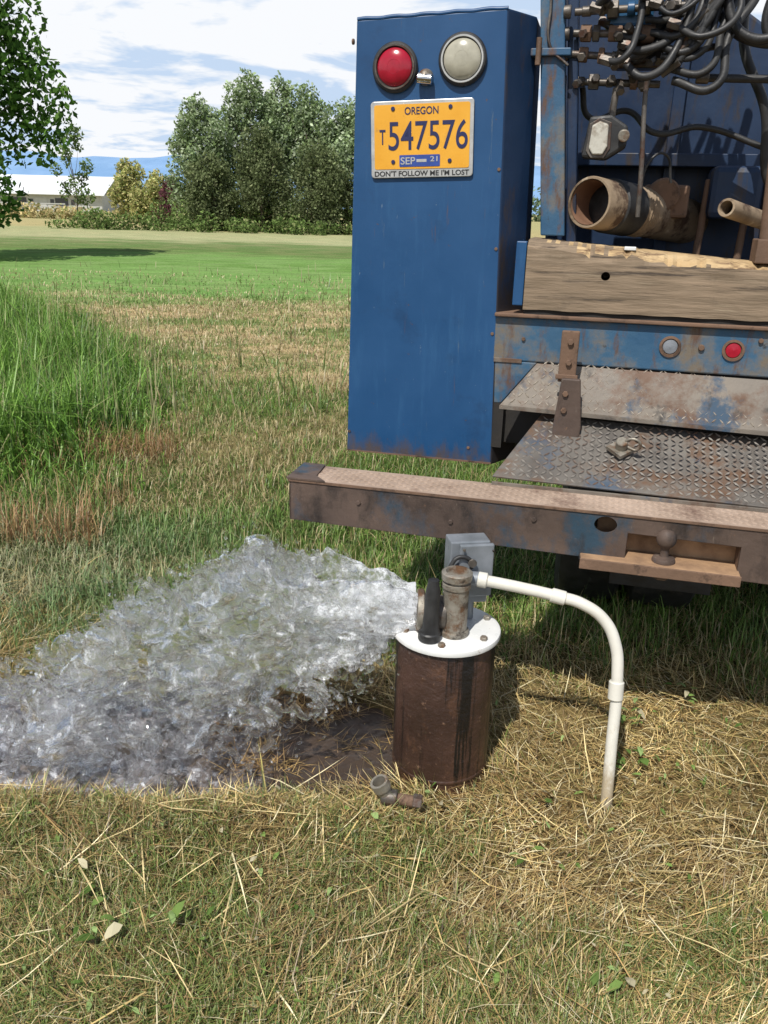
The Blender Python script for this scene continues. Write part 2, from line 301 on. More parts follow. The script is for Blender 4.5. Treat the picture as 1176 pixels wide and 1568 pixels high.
tube("latch_ring",[c+Vector(p) for p in((.01,-.015,.02),(.045,-.02,.012),(.05,-.03,.035),(.025,-.03,.045),(.005,-.02,.03))],.004,M['steel'],T)
cyl("latch_knob",c+Vector((0,-.005,.005)),c+Vector((.0,-.025,.035)),.017,M['steel'],T)
# bumper
bf=prism("bumper_face",[(-.262,.633),(.39,.625),(.576,.622),(.70,.628),(.70,.705),(.985,.700),(.985,.606),(1.5,.600),(1.5,.752),(-.262,.7555)],-.437,-.427,M['bump'],T,.002)
ct=prism("c",[(.640+.030*math.cos(a*math.pi/10),.722+.024*math.sin(a*math.pi/10)) for a in range(20)],-.5,-.40,M['dark'],T,0);cut(bf,ct)
prism("bumper_end",[(-.437,.633),(-.30,.64),(-.30,.755),(-.437,.755)],-.262,-.254,M['bump'],T,.002,axis='x')
prism("bumper_edge",[(-.264,.752),(1.5,.749),(1.5,.757),(-.264,.7605)],-.4405,-.4372,M['rust'],T,.001)
mesh("bumper_top",[(-.262,-.437,.7555),(1.5,-.437,.752),(1.5,-.285,.752),(-.262,-.285,.7555),(-.262,-.437,.7595),(1.5,-.437,.756),(1.5,-.285,.756),(-.262,-.285,.7595)],[[0,1,2,3],[4,5,6,7],[0,1,5,4],[1,2,6,5],[2,3,7,6],[3,0,4,7]],M['treadtop'],T)
treads("bumper_tread_bars",(-.20,-.43,.7596),(1,0,-.002),(0,1,0),1.5,.14,(0,0,1),M['treadtop'],T,pitch=.028)
mesh("bumper_end_cap",[(-.268,-.442,.7600),(-.15,-.442,.7598),(-.19,-.40,.7600),(-.20,-.285,.7600),(-.268,-.285,.7600),(-.268,-.442,.7650),(-.15,-.442,.7648),(-.19,-.40,.7650),(-.20,-.285,.7650),(-.268,-.285,.7650)],[[5,6,7,8,9],[0,1,6,5],[1,2,7,6],[2,3,8,7],[3,4,9,8],[4,0,5,9]],M['bump'],T)
box("bumper_rear_wall",(-.262,-.300,.64),(1.5,-.292,.752),M['dark'],T,0)
box("hitch_recess_wall",(.62,-.372,.63),(1.0,-.364,.75),M['orange'],T,.001)
box("hitch_recess_cheek",(.692,-.427,.63),(.70,-.372,.704),M['rust'],T,.001)
box("hitch_recess_cheek",(.985,-.436,.61),(.995,-.365,.745),M['rust'],T,.001)
prism("hitch_shelf",[(.585,-.472),(.990,-.472),(.990,-.372),(.576,-.372)],.622,.634,M['orange'],T,.003,axis='z')
prism("hitch_shelf_edge",[(.583,-.478),(.992,-.478),(.992,-.4722),(.583,-.4722)],.604,.634,M['rust'],T,.002,axis='z')
lathe("hitch_ball",(.800,-.430,.634),(0,0,1),[(.030,0),(.031,.004),(.028,.012),(.012,.016),(.011,.036),(.014,.042),(.020,.047),(.025,.056),(.027,.068),(.024,.082),(.015,.091),(.010,.093),(.0001,.0935)],M['bump'],T)
cyl("hitch_nut",(.800,-.430,.622),(.800,-.430,.585),.022,M['rust'],T,6)
box("bumper_gusset",(.58,-.436,.612),(.64,-.40,.632),M['bump'],T)
for u_ in(-.05,.22,.45,1.08,1.3): cyl("bumper_bolt",(u_,-.437,.70-.02*math.sin(u_*9)),(u_,-.442,.70-.02*math.sin(u_*9)),.007,M['bump'],T,6)
box("chassis_frame",(.62,.5,.62),(1.9,5.2,.95),M['dark'],T)
box("deck",(.40,.5,1.0),(2.1,5.2,1.16),M['bluedark'],T)
box("bumper_bracket",(.75,-.29,.64),(.95,.6,.73),M['dark'],T)
def wheel(u,v):
    lathe("tire",(u,v,.46),(1,0,0),[(.24,.03),(.30,.005),(.42,.0),(.455,.02),(.462,.05),(.462,.20),(.455,.23),(.42,.25),(.30,.245),(.24,.22)],M['black'],T,48)
    lathe("wheel_hub",(u,v,.46),(1,0,0),[(.24,.04),(.22,.10),(.10,.11),(.09,.06),(.0001,.05)],M['rust'],T,32)
wheel(.50,.76);wheel(.78,.76);wheel(1.75,.76);wheel(.55,4.6);wheel(1.75,4.6)
box("mud_flap",(.70,.28,.24),(1.05,.29,.66),M['black'],T,.002)
# machinery behind
vs=[(.34,.62,1.16),(1.9,.62,1.16),(1.9,.62,1.98),(1.15,.62,2.0),(1.02,.62,2.06),(.85,.62,2.17),(.34,.62,2.30)]
prism("mast_housing",[(a,c) for a,b,c in vs],.62,1.6,M['bluedark'],T,.01)
box("housing_rib",(.72,.585,1.16),(.76,.62,2.1),M['bluedark'],T);box("housing_rib",(1.06,.56,1.16),(1.12,.62,1.98),M['bluedark'],T)
box("housing_ledge",(.40,.50,1.66),(1.9,.62,1.70),M['bluedark'],T)
box("deck_plate",(.36,.24,1.33),(1.6,.62,1.37),M['dark'],T)
for i in range(5): cyl("mast_rail",(.85+.13*i,.45,1.37),(.86+.13*i,.45,1.62+.04*(i%2)),.012,M['rust'],T,12)
rows=[2.035,1.985,1.935,1.868]
for r_i,z in enumerate(rows):
    u=.425;vv=.10+.02*r_i;ends=[.70,.70,.69,.66][r_i];sl=[.03,-.03,-.07,-.04][r_i]
    Z_=lambda x:z+sl*(x-u)
    cyl("valve_line_%d"%r_i,(u-.02,vv,Z_(u-.02)),(ends,vv,Z_(ends)),.010,M['fit'],T,16)
    x=u
    while x<ends-.02:
        L=random.uniform(.014,.04);r=random.uniform(.012,.024)
        cyl("hose_fitting",(x,vv,Z_(x)),(x+L,vv,Z_(x+L)),r,M[random.choice(['fit','fit','fit','teal','rust'] if r_i<2 else ['fit','fit','rust'])],T,random.choice([6,6,20]))
        if random.random()<.45: cyl("hose_tee",(x+L/2,vv,Z_(x)),(x+L/2+random.uniform(-.02,.02),vv-.035,Z_(x)+random.uniform(-.04,.04)),.012,M['fit'],T,6)
        x+=L+random.uniform(.002,.03)
    lathe("hose_fitting_cap",(u-.03,vv,z),(-1,0,0),[(.016,0),(.018,.004),(.016,.02),(.0001,.022)],M['fit'],T,16)
box("valve_body",(.49,.12,2.0),(.62,.19,2.075),M['teal'],T,.008)
box("valve_body",(.53,.15,1.90),(.66,.21,2.0),M['fit'],T,.006)
for i in range(6): cyl("valve_spool",(.48+.035*i,.14,2.07),(.48+.036*i,.12,2.13),.009,M['fit'],T,10)
for i in range(6):
    u0=.60+.018*i;z0=2.03-.03*i
    tube("hydraulic_hose",[(u0,.10,z0-.02),(u0+.07+.008*i,.07,z0-.02-.01*(i%3)),(u0+.13,.10,z0+.08),(u0+.10+.02*i,.16,z0+.22),(u0+.16,.2,z0+.4)],.0085+.0015*(i%3),M['black'],T)
for i in range(5):
    cyl("hose_swivel",(.655+.02*i,.085,1.875+.035*i),(.70+.02*i,.075,1.905+.04*i),.014,M['fit'],T,6)
    tube("hydraulic_hose",[(.70+.02*i,.075,1.905+.04*i),(.75+.02*i,.07,1.98+.04*i),(.74+.03*i,.10,2.12+.03*i),(.70,.2,2.3)],.010,M['black'],T)
tube("hydraulic_hose",[(.82,.1,2.25),(.80,.1,2.08),(.87,.08,1.96),(.98,.08,1.99),(1.05,.1,2.15)],.013,M['black'],T)
tube("hydraulic_hose",[(.74,.15,2.25),(.80,.14,2.02),(.92,.12,1.95),(1.1,.12,2.0)],.012,M['black'],T)
tube("hydraulic_hose",[(.90,.3,2.3),(.88,.3,2.0),(.97,.28,1.80),(1.02,.3,1.60),(1.15,.32,1.5)],.014,M['black'],T)
tube("hydraulic_hose",[(1.0,.2,2.3),(.93,.18,2.1),(.93,.18,1.98),(1.1,.2,1.9)],.011,M['black'],T)
tube("hydraulic_hose",[(.44,.2,1.86),(.47,.24,1.78),(.58,.26,1.80),(.66,.24,1.74),(.80,.3,1.76),(1.0,.3,1.7)],.009,M['black'],T)
tube("hydraulic_hose",[(.76,.16,1.875),(.85,.16,1.872),(.98,.16,1.868),(1.1,.16,1.86)],.011,M['black'],T)
rh=random.Random(5)
for i in range(11): # loose tangle of hoses in front of the valves
    u0=rh.uniform(.46,.70);z0=rh.uniform(1.88,2.06);v0=rh.uniform(.05,.16)
    tube("hydraulic_hose",[(u0,v0,z0),(u0+rh.uniform(.03,.09),v0-.03,z0+rh.uniform(-.05,.03)),(u0+rh.uniform(.08,.17),v0-.01,z0+rh.uniform(0,.10)),(u0+rh.uniform(.02,.2),v0+.06,2.2),(u0+.15,v0+.1,2.35)],rh.choice([.007,.009,.011]),M['black'],T)
    cyl("hose_swivel",(u0-.012,v0,z0+.004),(u0+.02,v0-.008,z0-.006),.014,M['fit'],T,6)
cyl("hose_ferrule",(.755,.16,1.875),(.79,.16,1.874),.016,M['fit'],T,12)
tube("steel_rod",[(.62,.09,1.86),(.622,.09,1.80),(.635,.08,1.62),(.640,.08,1.50)],.007,M['fit'],T)
tube("steel_cable",[(.64,.2,1.56),(.66,.2,1.66),(.70,.22,1.68),(.73,.24,1.60)],.004,M['black'],T)
box("pump_block",(.66,.38,1.50),(.80,.5,1.60),M['rust'],T,.01);cyl("pump_motor",(.72,.36,1.57),(.72,.5,1.57),.05,M['rust'],T)
box("gear_case",(.86,.40,1.50),(1.02,.58,1.66),M['bluedark'],T,.02)
WL=[(.46,1.66),(.475,1.77),(.535,1.775),(.585,1.745),(.585,1.69),(.53,1.655)]
prism("work_lamp_housing",WL,.10,.17,M['black'],T,.008)
prism("work_lamp_lens",[(.480,1.685),(.484,1.745),(.505,1.757),(.530,1.748),(.532,1.69),(.520,1.668),(.492,1.668)],.088,.096,M['lamp'],T,.006)
prism("work_lamp_bezel",[(.472,1.678),(.476,1.750),(.503,1.766),(.538,1.754),(.541,1.685),(.525,1.659),(.487,1.659)],.0965,.100,M['fit'],T,.002)
cyl("work_lamp_knob",(.575,.09,1.72),(.575,.06,1.715),.016,M['steel'],T)
cyl("work_lamp_mount",(.535,.15,1.77),(.54,.15,1.85),.010,M['fit'],T)
a=Vector((.496,.10,1.538));b=Vector((1.151,1.2,1.44));d=(b-a).normalized()
lathe("drill_pipe",a,d,[(.0001,.5),(.062,.5),(.064,.02),(.066,.0),(.072,.0),(.074,.005),(.074,1.15),(.0001,1.15)],[M['pipe']],T,40)
pin=lathe("drill_pipe_bore",a,d,[(.0635,.003),(.0615,.03),(.061,.49)],M['pipein'],T,40)
bm=bmesh.new();bm.from_mesh(pin.data);bmesh.ops.delete(bm,geom=[f for f in bm.faces if len(f.verts)>4],context='FACES');bm.to_mesh(pin.data);bm.free()
lathe("pipe_coupling",a+d*.10,d,[(.0745,0),(.080,.004),(.080,.12),(.0745,.125)],M['black'],T,40)
for k in range(5): lathe("coupling_thread",a+d*(.245+.012*k),d,[(.074,0),(.078,.003),(.074,.006)],M['pipe'],T,32)
a2=Vector((.88,.08,1.532));d2=Vector((.5,.8,-.12)).normalized()
lathe("small_pipe",a2,d2,[(.0001,.2),(.018,.2),(.019,0),(.025,0),(.026,.004),(.026,.8),(.0001,.8)],M['pipe'],T,24)
cyl("rusty_jack_post",(1.0,.05,1.39),(.985,.05,1.66),.020,M['rust'],T);box("rusty_jack_foot",(.97,.02,1.385),(1.08,.12,1.45),M['rust'],T)
box("paper_tag",(.612,-.0,1.409),(.645,.03,1.419),M['cap'],T,.002)
# ---------------------------------------------------------------- WELL
W=empty("water_well",(.18,2.03,0))
lathe("well_casing",(0,0,-.08),(0,0,1),[(.1365,0),(.1365,.49),(.134,.495),(.0001,.495)],M['casing'],W,64)
lathe("casing_weld_band",(0,0,-.08),(0,0,1),[(.1366,.09),(.1385,.093),(.1385,.10),(.1366,.103)],M['casing'],W,64)
lathe("well_cap",(0,0,.4155),(0,0,1),[(.140,0),(.1475,.003),(.149,.010),(.147,.017),(.140,.020),(.0001,.021)],M['cap'],W,64)
for k in range(6):
    a_=R(20+60*k);cyl("cap_bolt",(.122*math.cos(a_),.122*math.sin(a_),.436),(.122*math.cos(a_),.122*math.sin(a_),.446),.010,M['steel'],W,6)
cyl("black_riser",(-.052,-.085,.437),(-.052,-.085,.462),.030,M['black'],W)
lathe("black_riser_pipe",(-.050,-.085,.46),(.02,0,1),[(.026,0),(.022,.02),(.020,.06),(.019,.12),(.016,.135),(.014,.15),(.0001,.152)],M['black'],W)
S=M['steel']
lathe("discharge_riser",(.016,-.045,.437),(0,0,1),[(.040,0),(.040,.012),(.034,.014),(.034,.135),(.038,.137),(.038,.150),(.032,.152),(.032,.158),(.040,.160),(.041,.178),(.036,.182),(.030,.182),(.028,.170),(.0001,.170)],S,W,32)
cyl("discharge_outlet",(.0,-.03,.489),(-.085,-.02,.491),.046,M['fit'],W,32)
lathe("discharge_flange",(-.066,-.02,.491),(-1,0,.03),[(.052,0),(.056,.003),(.056,.018),(.047,.020),(.043,.020),(.042,.0)],S,W,36)
box("junction_box",(.005,.02,.49),(.115,.085,.672),M['grey'],W,.004)
box("junction_box_lid",(.028,.005,.515),(.122,.0195,.668),M['grey'],W,.004)
for xx_,zz_ in((.036,.525),(.114,.525),(.036,.658),(.114,.658)): cyl("box_screw",(xx_,.006,zz_),(xx_,.001,zz_),.004,M['fit'],W,8)
cyl("box_knockout",(.06,.005,.62),(.06,.003,.62),.012,M['fit'],W,16)
for nm_ in("junction_box","junction_box_lid"): bpy.data.objects[nm_].rotation_euler=(0,0,R(10))
cyl("box_nipple",(.06,.05,.436),(.06,.05,.495),.016,M['grey'],W,16)
tube("pump_cable",[(.0,.0,.61),(.02,.005,.635),(.05,.01,.63),(.06,.02,.60)],.006,M['black'],W)
cyl("junction_hub",(.055,-.01,.582),(.085,-.012,.582),.020,M['grey'],W,16)
PV=M['pvc']
tube("conduit",[(.075,-.012,.582),(.18,-.035,.572),(.28,-.055,.558),(.345,-.07,.545),(.405,-.085,.505),(.438,-.10,.44),(.448,-.115,.36),(.447,-.15,.15),(.443,-.19,-.04)],.0155,PV,W,8)
cyl("conduit_coupling",(.265,-.053,.561),(.302,-.060,.554),.0195,PV,W)
cyl("conduit_coupling",(.4475,-.118,.345),(.447,-.127,.295),.020,PV,W)
cyl("conduit_coupling",(.074,-.012,.582),(.10,-.017,.580),.021,PV,W)
PF=empty("pipe_fitting",(.045,1.80,.045))
cyl("elbow_body",(-.03,.0,.0),(.012,-.01,.005),.021,M['fit'],PF)
lathe("elbow_socket",(-.022,.0,.01),(-.45,-.1,1),[(.019,0),(.021,.02),(.025,.022),(.025,.045),(.018,.045),(.017,.01),(.0001,.01)],M['steel'],PF,24)
cyl("nipple",(.01,-.012,.004),(.065,-.02,.0),.015,M['rust'],PF);cyl("nipple_nut",(.05,-.018,.002),(.074,-.021,.0),.020,M['fit'],PF,6)
# ---------------------------------------------------------------- numpy noise
tab=rng.random((256,256))
def vn(x,y):
    xi=np.floor(x).astype(int);yi=np.floor(y).astype(int);fx=x-xi;fy=y-yi;fx=fx*fx*(3-2*fx);fy=fy*fy*(3-2*fy)
    g=lambda a,b:tab[a&255,b&255]
    return (g(xi,yi)*(1-fx)+g(xi+1,yi)*fx)*(1-fy)+(g(xi,yi+1)*(1-fx)+g(xi+1,yi+1)*fx)*fy
def fbm(x,y,o=4):
    s=0;a=.5;t=0
    for i in range(o): s=s+a*vn(x*2**i+17*i,y*2**i+31*i);t+=a;a*=.5
    return s/t
def ridge(x,y,o=4):
    s=0;a=.5;t=0
    for i in range(o): s=s+a*(1-np.abs(2*vn(x*2**i+13*i,y*2**i+41*i)-1))**2;t+=a;a*=.55
    return s/t
def sstep(a,b,x):
    t=np.clip((x-a)/(b-a),0,1);return t*t*(3-2*t)
def pudd(x,y):
    e=np.maximum(np.abs((x+.75)/.83)**2.5+np.abs((y-2.11)/.30)**2.5,0)+(fbm(x*5,y*5,3)-.5)*.5
    return 1-sstep(.85,1.1,e)
def gz(x,y):
    near=np.exp(-((x)**2+(y-2.5)**2)/60)
    z=(fbm(x*2.2,y*2.2,3)-.5)*.06*near+(fbm(x*9,y*9,3)-.5)*.036*near
    z=z+.018*np.exp(-((y-1.72)/.09)**2)*sstep(.25,-.1,x)*near
    return z*(1-pudd(x,y))-.035*pudd(x,y)-.01*np.exp(-((x-.18)**2+(y-2.03)**2)/.05)
# ---------------------------------------------------------------- GROUND
n=340;t=np.linspace(-1,1,n)
gx=np.sinh(t*9.3)*.65;gy=np.sinh(t*9.3)*.65+2.0
X,Y=np.meshgrid(gx,gy);Z=gz(X,Y)
far=sstep(20,60,np.hypot(X,Y));Z=Z*(1-far)
V=np.stack([X.ravel(),Y.ravel(),Z.ravel()],1)
i=np.arange(n*n).reshape(n,n);Fq=np.stack([i[:-1,:-1],i[:-1,1:],i[1:,1:],i[1:,:-1]],-1).reshape(-1,4)
def npmesh(name,V,faces,mat,col=None,smooth=False,tri=None,parent=None):
    me=bpy.data.meshes.new(name);me.vertices.add(len(V));me.vertices.foreach_set("co",np.ascontiguousarray(V,dtype=np.float32).ravel())
    parts=[faces] if tri is None else [faces,tri]
    loops=np.concatenate([p.ravel() for p in parts]).astype(np.int32)
    tot=np.concatenate([np.full(len(p),p.shape[1]) for p in parts]).astype(np.int32)
    st=np.concatenate([[0],np.cumsum(tot)[:-1]]).astype(np.int32)
    me.loops.add(len(loops));me.loops.foreach_set("vertex_index",loops)
    me.polygons.add(len(tot));me.polygons.foreach_set("loop_start",st);me.polygons.foreach_set("loop_total",tot)
    me.polygons.foreach_set("use_smooth",np.full(len(tot),smooth))
    me.update(calc_edges=True)
    if col is not None:
        a=me.color_attributes.new("Col",'FLOAT_COLOR','POINT');c=np.ones((len(V),4),np.float32);c[:,:3]=col;a.data.foreach_set("color",c.ravel())
    me.materials.append(mat);o=bpy.data.objects.new(name,me);return link(o,parent)
gm=bpy.data.materials.new("field_ground");gm.use_nodes=True;nt=gm.node_tree;nt.nodes.remove(nt.nodes["Principled BSDF"]);gd=N(nt,"ShaderNodeBsdfDiffuse");nt.links.new(gd.outputs[0],nt.nodes["Material Output"].inputs[0])
geo=N(nt,"ShaderNodeNewGeometry");sp=N(nt,"ShaderNodeSeparateXYZ");nt.links.new(geo.outputs['Position'],sp.inputs[0])
def gn(scale,st=None,det=5,ro=.6):
    n=N(nt,"ShaderNodeTexNoise",noise_dimensions='2D');n.inputs['Scale'].default_value=scale;n.inputs['Detail'].default_value=det;n.inputs['Roughness'].default_value=ro
    mp=N(nt,"ShaderNodeMapping");mp.inputs['Scale'].default_value=st or (1,1,1);nt.links.new(geo.outputs['Position'],mp.inputs[0]);nt.links.new(mp.outputs[0],n.inputs['Vector']);return n.outputs[0]
lg=N(nt,"ShaderNodeMath",operation='LOGARITHM');mxx=N(nt,"ShaderNodeMath",operation='MAXIMUM');mxx.inputs[1].default_value=.5;nt.links.new(sp.outputs[1],mxx.inputs[0]);nt.links.new(mxx.outputs[0],lg.inputs[0]);lg.inputs[1].default_value=100
ad2=N(nt,"ShaderNodeMath",operation='MULTIPLY_ADD');nt.links.new(gn(.5,(.5,1,1),3),ad2.inputs[0]);ad2.inputs[1].default_value=.06;ad2.inputs[2].default_value=-.03
ad3=N(nt,"ShaderNodeMath",operation='ADD');nt.links.new(lg.outputs[0],ad3.inputs[0]);nt.links.new(ad2.outputs[0],ad3.inputs[1])
L=lambda y:math.log(y)/math.log(100)
za=ramp(nt,[(L(1.2),(.15,.11,.048)),(L(2.3),(.16,.12,.052)),(L(3.0),(.06,.08,.026)),(L(5),(.07,.11,.03)),(L(7),(.15,.17,.06)),(L(12.5),(.20,.22,.08)),(L(15),(.15,.28,.075)),(L(21),(.18,.31,.09)),(L(23),(.14,.25,.065)),(L(27),(.18,.31,.09)),(L(30),(.12,.19,.06)),(L(37),(.15,.22,.08)),(L(41),(.36,.38,.20)),(L(54),(.34,.36,.18)),(L(60),(.40,.35,.17)),(1,(.38,.35,.17))])
zb_=ramp(nt,[(L(1.2),(.075,.065,.028)),(L(2.3),(.08,.06,.028)),(L(3.0),(.04,.05,.02)),(L(5),(.10,.11,.04)),(L(7),(.38,.29,.15)),(L(12.5),(.48,.37,.20)),(L(15),(.20,.30,.10)),(L(26),(.19,.30,.10)),(L(30),(.17,.21,.08)),(L(37),(.22,.24,.11)),(L(41),(.42,.40,.22)),(L(54),(.40,.38,.20)),(L(60),(.48,.39,.20)),(1,(.42,.38,.19))])
nt.links.new(ad3.outputs[0],za.inputs[0]);nt.links.new(ad3.outputs[0],zb_.inputs[0])
mrp=ramp(nt,[(.44,(0,0,0)),(.58,(1,1,1))]);nt.links.new(gn(1.1,(.6,1,1),6,.7),mrp.inputs[0])
c=mixc(nt,mrp.outputs[0],za.outputs[0],zb_.outputs[0])
fr=ramp(nt,[(.3,(.6,.6,.6)),(.7,(1.25,1.25,1.25))]);nt.links.new(gn(28,(.5,1,1),3,.75),fr.inputs[0])
mm=N(nt,"ShaderNodeMix",data_type='RGBA',blend_type='MULTIPLY');mm.inputs[0].default_value=1;nt.links.new(c,mm.inputs[6]);nt.links.new(fr.outputs[0],mm.inputs[7])
fr2=ramp(nt,[(.35,(.78,.78,.78)),(.65,(1.12,1.12,1.12))]);nt.links.new(gn(3,(.25,1,1),5,.75),fr2.inputs[0])
mm2=N(nt,"ShaderNodeMix",data_type='RGBA',blend_type='MULTIPLY');mm2.inputs[0].default_value=1;nt.links.new(mm.outputs[2],mm2.inputs[6]);nt.links.new(fr2.outputs[0],mm2.inputs[7])
mud=N(nt,"ShaderNodeMapRange");mud.inputs[1].default_value=-.018;mud.inputs[2].default_value=-.032;nt.links.new(sp.outputs[2],mud.inputs[0])
c2=mixc(nt,mud.outputs[0],mm2.outputs[2],(.055,.034,.018))
nt.links.new(c2,gd.inputs[0])
npmesh("ground",V,Fq,gm,smooth=True)
# ---------------------------------------------------------------- GRASS
def leafmat(name,trans=.35,rough=.55):
    m=bpy.data.materials.new(name);m.use_nodes=True;nt=m.node_tree;nt.nodes.remove(nt.nodes["Principled BSDF"]);o=nt.nodes["Material Output"]
    at=N(nt,"ShaderNodeAttribute");at.attribute_name="Col"
    d=N(nt,"ShaderNodeBsdfDiffuse");nt.links.new(at.outputs['Color'],d.inputs[0]);out=d.outputs[0]
    if trans:
        tr=N(nt,"ShaderNodeBsdfTranslucent");nt.links.new(at.outputs['Color'],tr.inputs[0]);ms=N(nt,"ShaderNodeMixShader");ms.inputs[0].default_value=trans
        nt.links.new(out,ms.inputs[1]);nt.links.new(tr.outputs[0],ms.inputs[2]);out=ms.outputs[0]
    if rough<.9:
        gl=N(nt,"ShaderNodeBsdfGlossy");gl.inputs['Roughness'].default_value=rough;gl.inputs[0].default_value=(.9,.9,.9,1);mg=N(nt,"ShaderNodeMixShader");mg.inputs[0].default_value=.04
        nt.links.new(out,mg.inputs[1]);nt.links.new(gl.outputs[0],mg.inputs[2]);out=mg.outputs[0]
    nt.links.new(out,o.inputs[0]);return m
GM=leafmat("grass_blades",.3,.5);SM=leafmat("straw",0,.45);LM=leafmat("foliage",.35,1)
def blades(name,x,y,H,W_,lean,curve,col,mat,zoff=0,az=None,ext=None):
    n=len(x);z=gz(x,y)+zoff
    if az is None: az=rng.uniform(0,2*np.pi,n)
    l2=np.minimum(lean+curve,2.4)
    d1=np.stack([np.sin(lean)*np.cos(az),np.sin(lean)*np.sin(az),np.cos(lean)],1)
    d2=np.stack([np.sin(l2)*np.cos(az),np.sin(l2)*np.sin(az),np.cos(l2)],1)
    s=np.stack([-np.sin(az),np.cos(az),np.zeros(n)],1)*(W_/2)[:,None]
    P=np.stack([x,y,z],1);Mi=P+d1*(H*.55)[:,None];Ti=Mi+d2*(H*.45)[:,None]
    V=np.stack([P-s,P+s,Mi-s*.85,Mi+s*.85,Ti],1).reshape(-1,3)
    k=np.arange(n)[:,None]*5
    Q=k+np.array([[0,1,3,2]]);Tt=k+np.array([[2,3,4]])
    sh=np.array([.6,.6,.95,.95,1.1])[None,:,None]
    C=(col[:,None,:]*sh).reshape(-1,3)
    return npmesh(name,V,Q,mat,C,False,Tt)
def pal(n,cols,wts,var=.25):
    cols=np.array(cols);i=rng.choice(len(cols),n,p=np.array(wts)/sum(wts));return cols[i]*rng.uniform(1-var,1+var,(n,1))
def wedge(n,y0,y1,m=.2,pw=1.0,wide=.50):
    u=rng.random(n)**pw;y=y0*(y1/y0)**u
    x=rng.uniform(-1,1,n)*(y*wide+.25+m);return x,y
straw=[(.66,.49,.20),(.80,.64,.32),(.46,.30,.12),(.22,.135,.055),(.88,.77,.48),(.38,.32,.11)]
def casok(x,y): return ((x-.18)**2+(y-2.03)**2>.142**2)
def green_amt(x,y):
    return fbm(x*1.9+50,y*2.4+5,4)*1.25-.12+.13*sstep(1.70,1.15,y)-.06*sstep(.15,.9,x)+.05*sstep(-.2,-.6,x)
n=82000;x,y=wedge(n,1.0,3.4);g=green_amt(x,y);k=(pudd(x,y)<.25)&casok(x,y)&(rng.random(n)<1.12-.75*sstep(2.3,3.2,y)-.45*sstep(.52,.72,g));x=x[k];y=y[k];g=g[k];n=len(x)
dens=fbm(x*6,y*6,3)
dk_=sstep(.60,.42,fbm(x*3.3+40,y*3.3,4))
lft=sstep(.3,-.5,x)*sstep(1.95,1.4,y)
col=pal(n,straw,[4,3,3.6,3.2,1.3,1.8],.35)*(.42+1.0*fbm(x*2.5+9,y*2.5,3)*(1-.45*dk_)*(1+.32*sstep(-.1,.8,x))*(1-.25*lft)*(1-.20*sstep(.5,.7,g)))[:,None]  # brown straw tones; extra dark share also paints the shadow gaps between stalks
flow=fbm(x*1.5,y*1.5,2)*12
az=flow+rng.normal(0,.9,n)
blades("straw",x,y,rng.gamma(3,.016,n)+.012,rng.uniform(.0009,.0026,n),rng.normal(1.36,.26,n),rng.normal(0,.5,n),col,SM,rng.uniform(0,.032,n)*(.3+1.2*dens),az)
n=1000;x,y=wedge(n,1.1,3.2);k=(pudd(x,y)<.2)&casok(x,y)&(rng.random(n)<.35+.65*sstep(1.25,1.7,y));x=x[k];y=y[k];n=len(x)
blades("straw_stalks",x,y,rng.uniform(.08,.24,n),rng.uniform(.0018,.004,n),rng.normal(1.46,.10,n),rng.normal(0,.2,n),pal(n,straw,[2,4,1,.5,2,.5]),SM,rng.uniform(.01,.04,n))
n=3800;x=rng.uniform(-1.35,.1,n);y=1.77+rng.normal(0,.035,n);k=casok(x,y);x=x[k];y=y[k];n=len(x)
blades("straw_edge",x,y,rng.uniform(.03,.09,n),rng.uniform(.0012,.003,n),rng.normal(1.35,.2,n),rng.normal(.2,.3,n),pal(n,straw,[4,3,3,4,1,1],.3)*.85,SM,rng.uniform(0,.02,n))
n=130000;x,y=wedge(n,1.0,3.0);g=green_amt(x,y);k=(pudd(x,y)<.3)&casok(x,y)&(rng.random(n)<sstep(.46,.66,g)*.97+.07);x=x[k];y=y[k];g=g[k];n=len(x)
col=np.where((rng.random(n)<.50+.38*sstep(.5,.7,g))[:,None],pal(n,[(.19,.26,.055),(.26,.34,.09),(.12,.18,.04),(.34,.38,.15)],[1.2,1,1,.6]),pal(n,straw,[2,1,2.4,1.4,.3,2.4]))
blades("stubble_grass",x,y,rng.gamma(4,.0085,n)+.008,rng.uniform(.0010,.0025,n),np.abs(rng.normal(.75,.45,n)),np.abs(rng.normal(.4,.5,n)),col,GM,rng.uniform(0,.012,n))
n=110000;x,y=wedge(n,2.35,7.5);k=casok(x,y)&(pudd(x,y)<.3)&(rng.random(n)<sstep(2.3,3.0,y+(fbm(x*3,y*3,2)-.5)*.8));x=x[k];y=y[k];n=len(x)
g=fbm(x*.9,y*.9,4);dry=sstep(.47,.60,g+.12*sstep(4.5,7.5,y)-.04+.06*sstep(3.3,2.4,y))
col=np.where((rng.random(n)<.20+.6*dry)[:,None],pal(n,[(.48,.38,.18),(.34,.26,.12),(.60,.50,.28)],[1,1,1]),pal(n,[(.14,.245,.04),(.20,.33,.06),(.09,.165,.035),(.29,.40,.12)],[3,3,2,1]))
left=sstep(-.2,-1.2,x)*sstep(4.2,3.4,y);col=col*(1-left[:,None])+left[:,None]*(col*.55+np.array([.10,.14,.08]))
H=(rng.gamma(5,.015,n)+.02)*(.6+.9*fbm(x*1.7+3,y*1.7,3))*(1-.35*dry)
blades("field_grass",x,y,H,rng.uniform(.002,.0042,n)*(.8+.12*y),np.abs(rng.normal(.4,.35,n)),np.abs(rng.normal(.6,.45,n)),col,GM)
n=100000;x,y=wedge(n,6.5,20,1,.9);g=fbm(x*.5,y*1.1,5)
dry=sstep(.40,.56,g);keep=rng.random(n)<1-.85*sstep(13.5,16.5,y);x=x[keep];y=y[keep];dry=dry[keep];n=len(x)
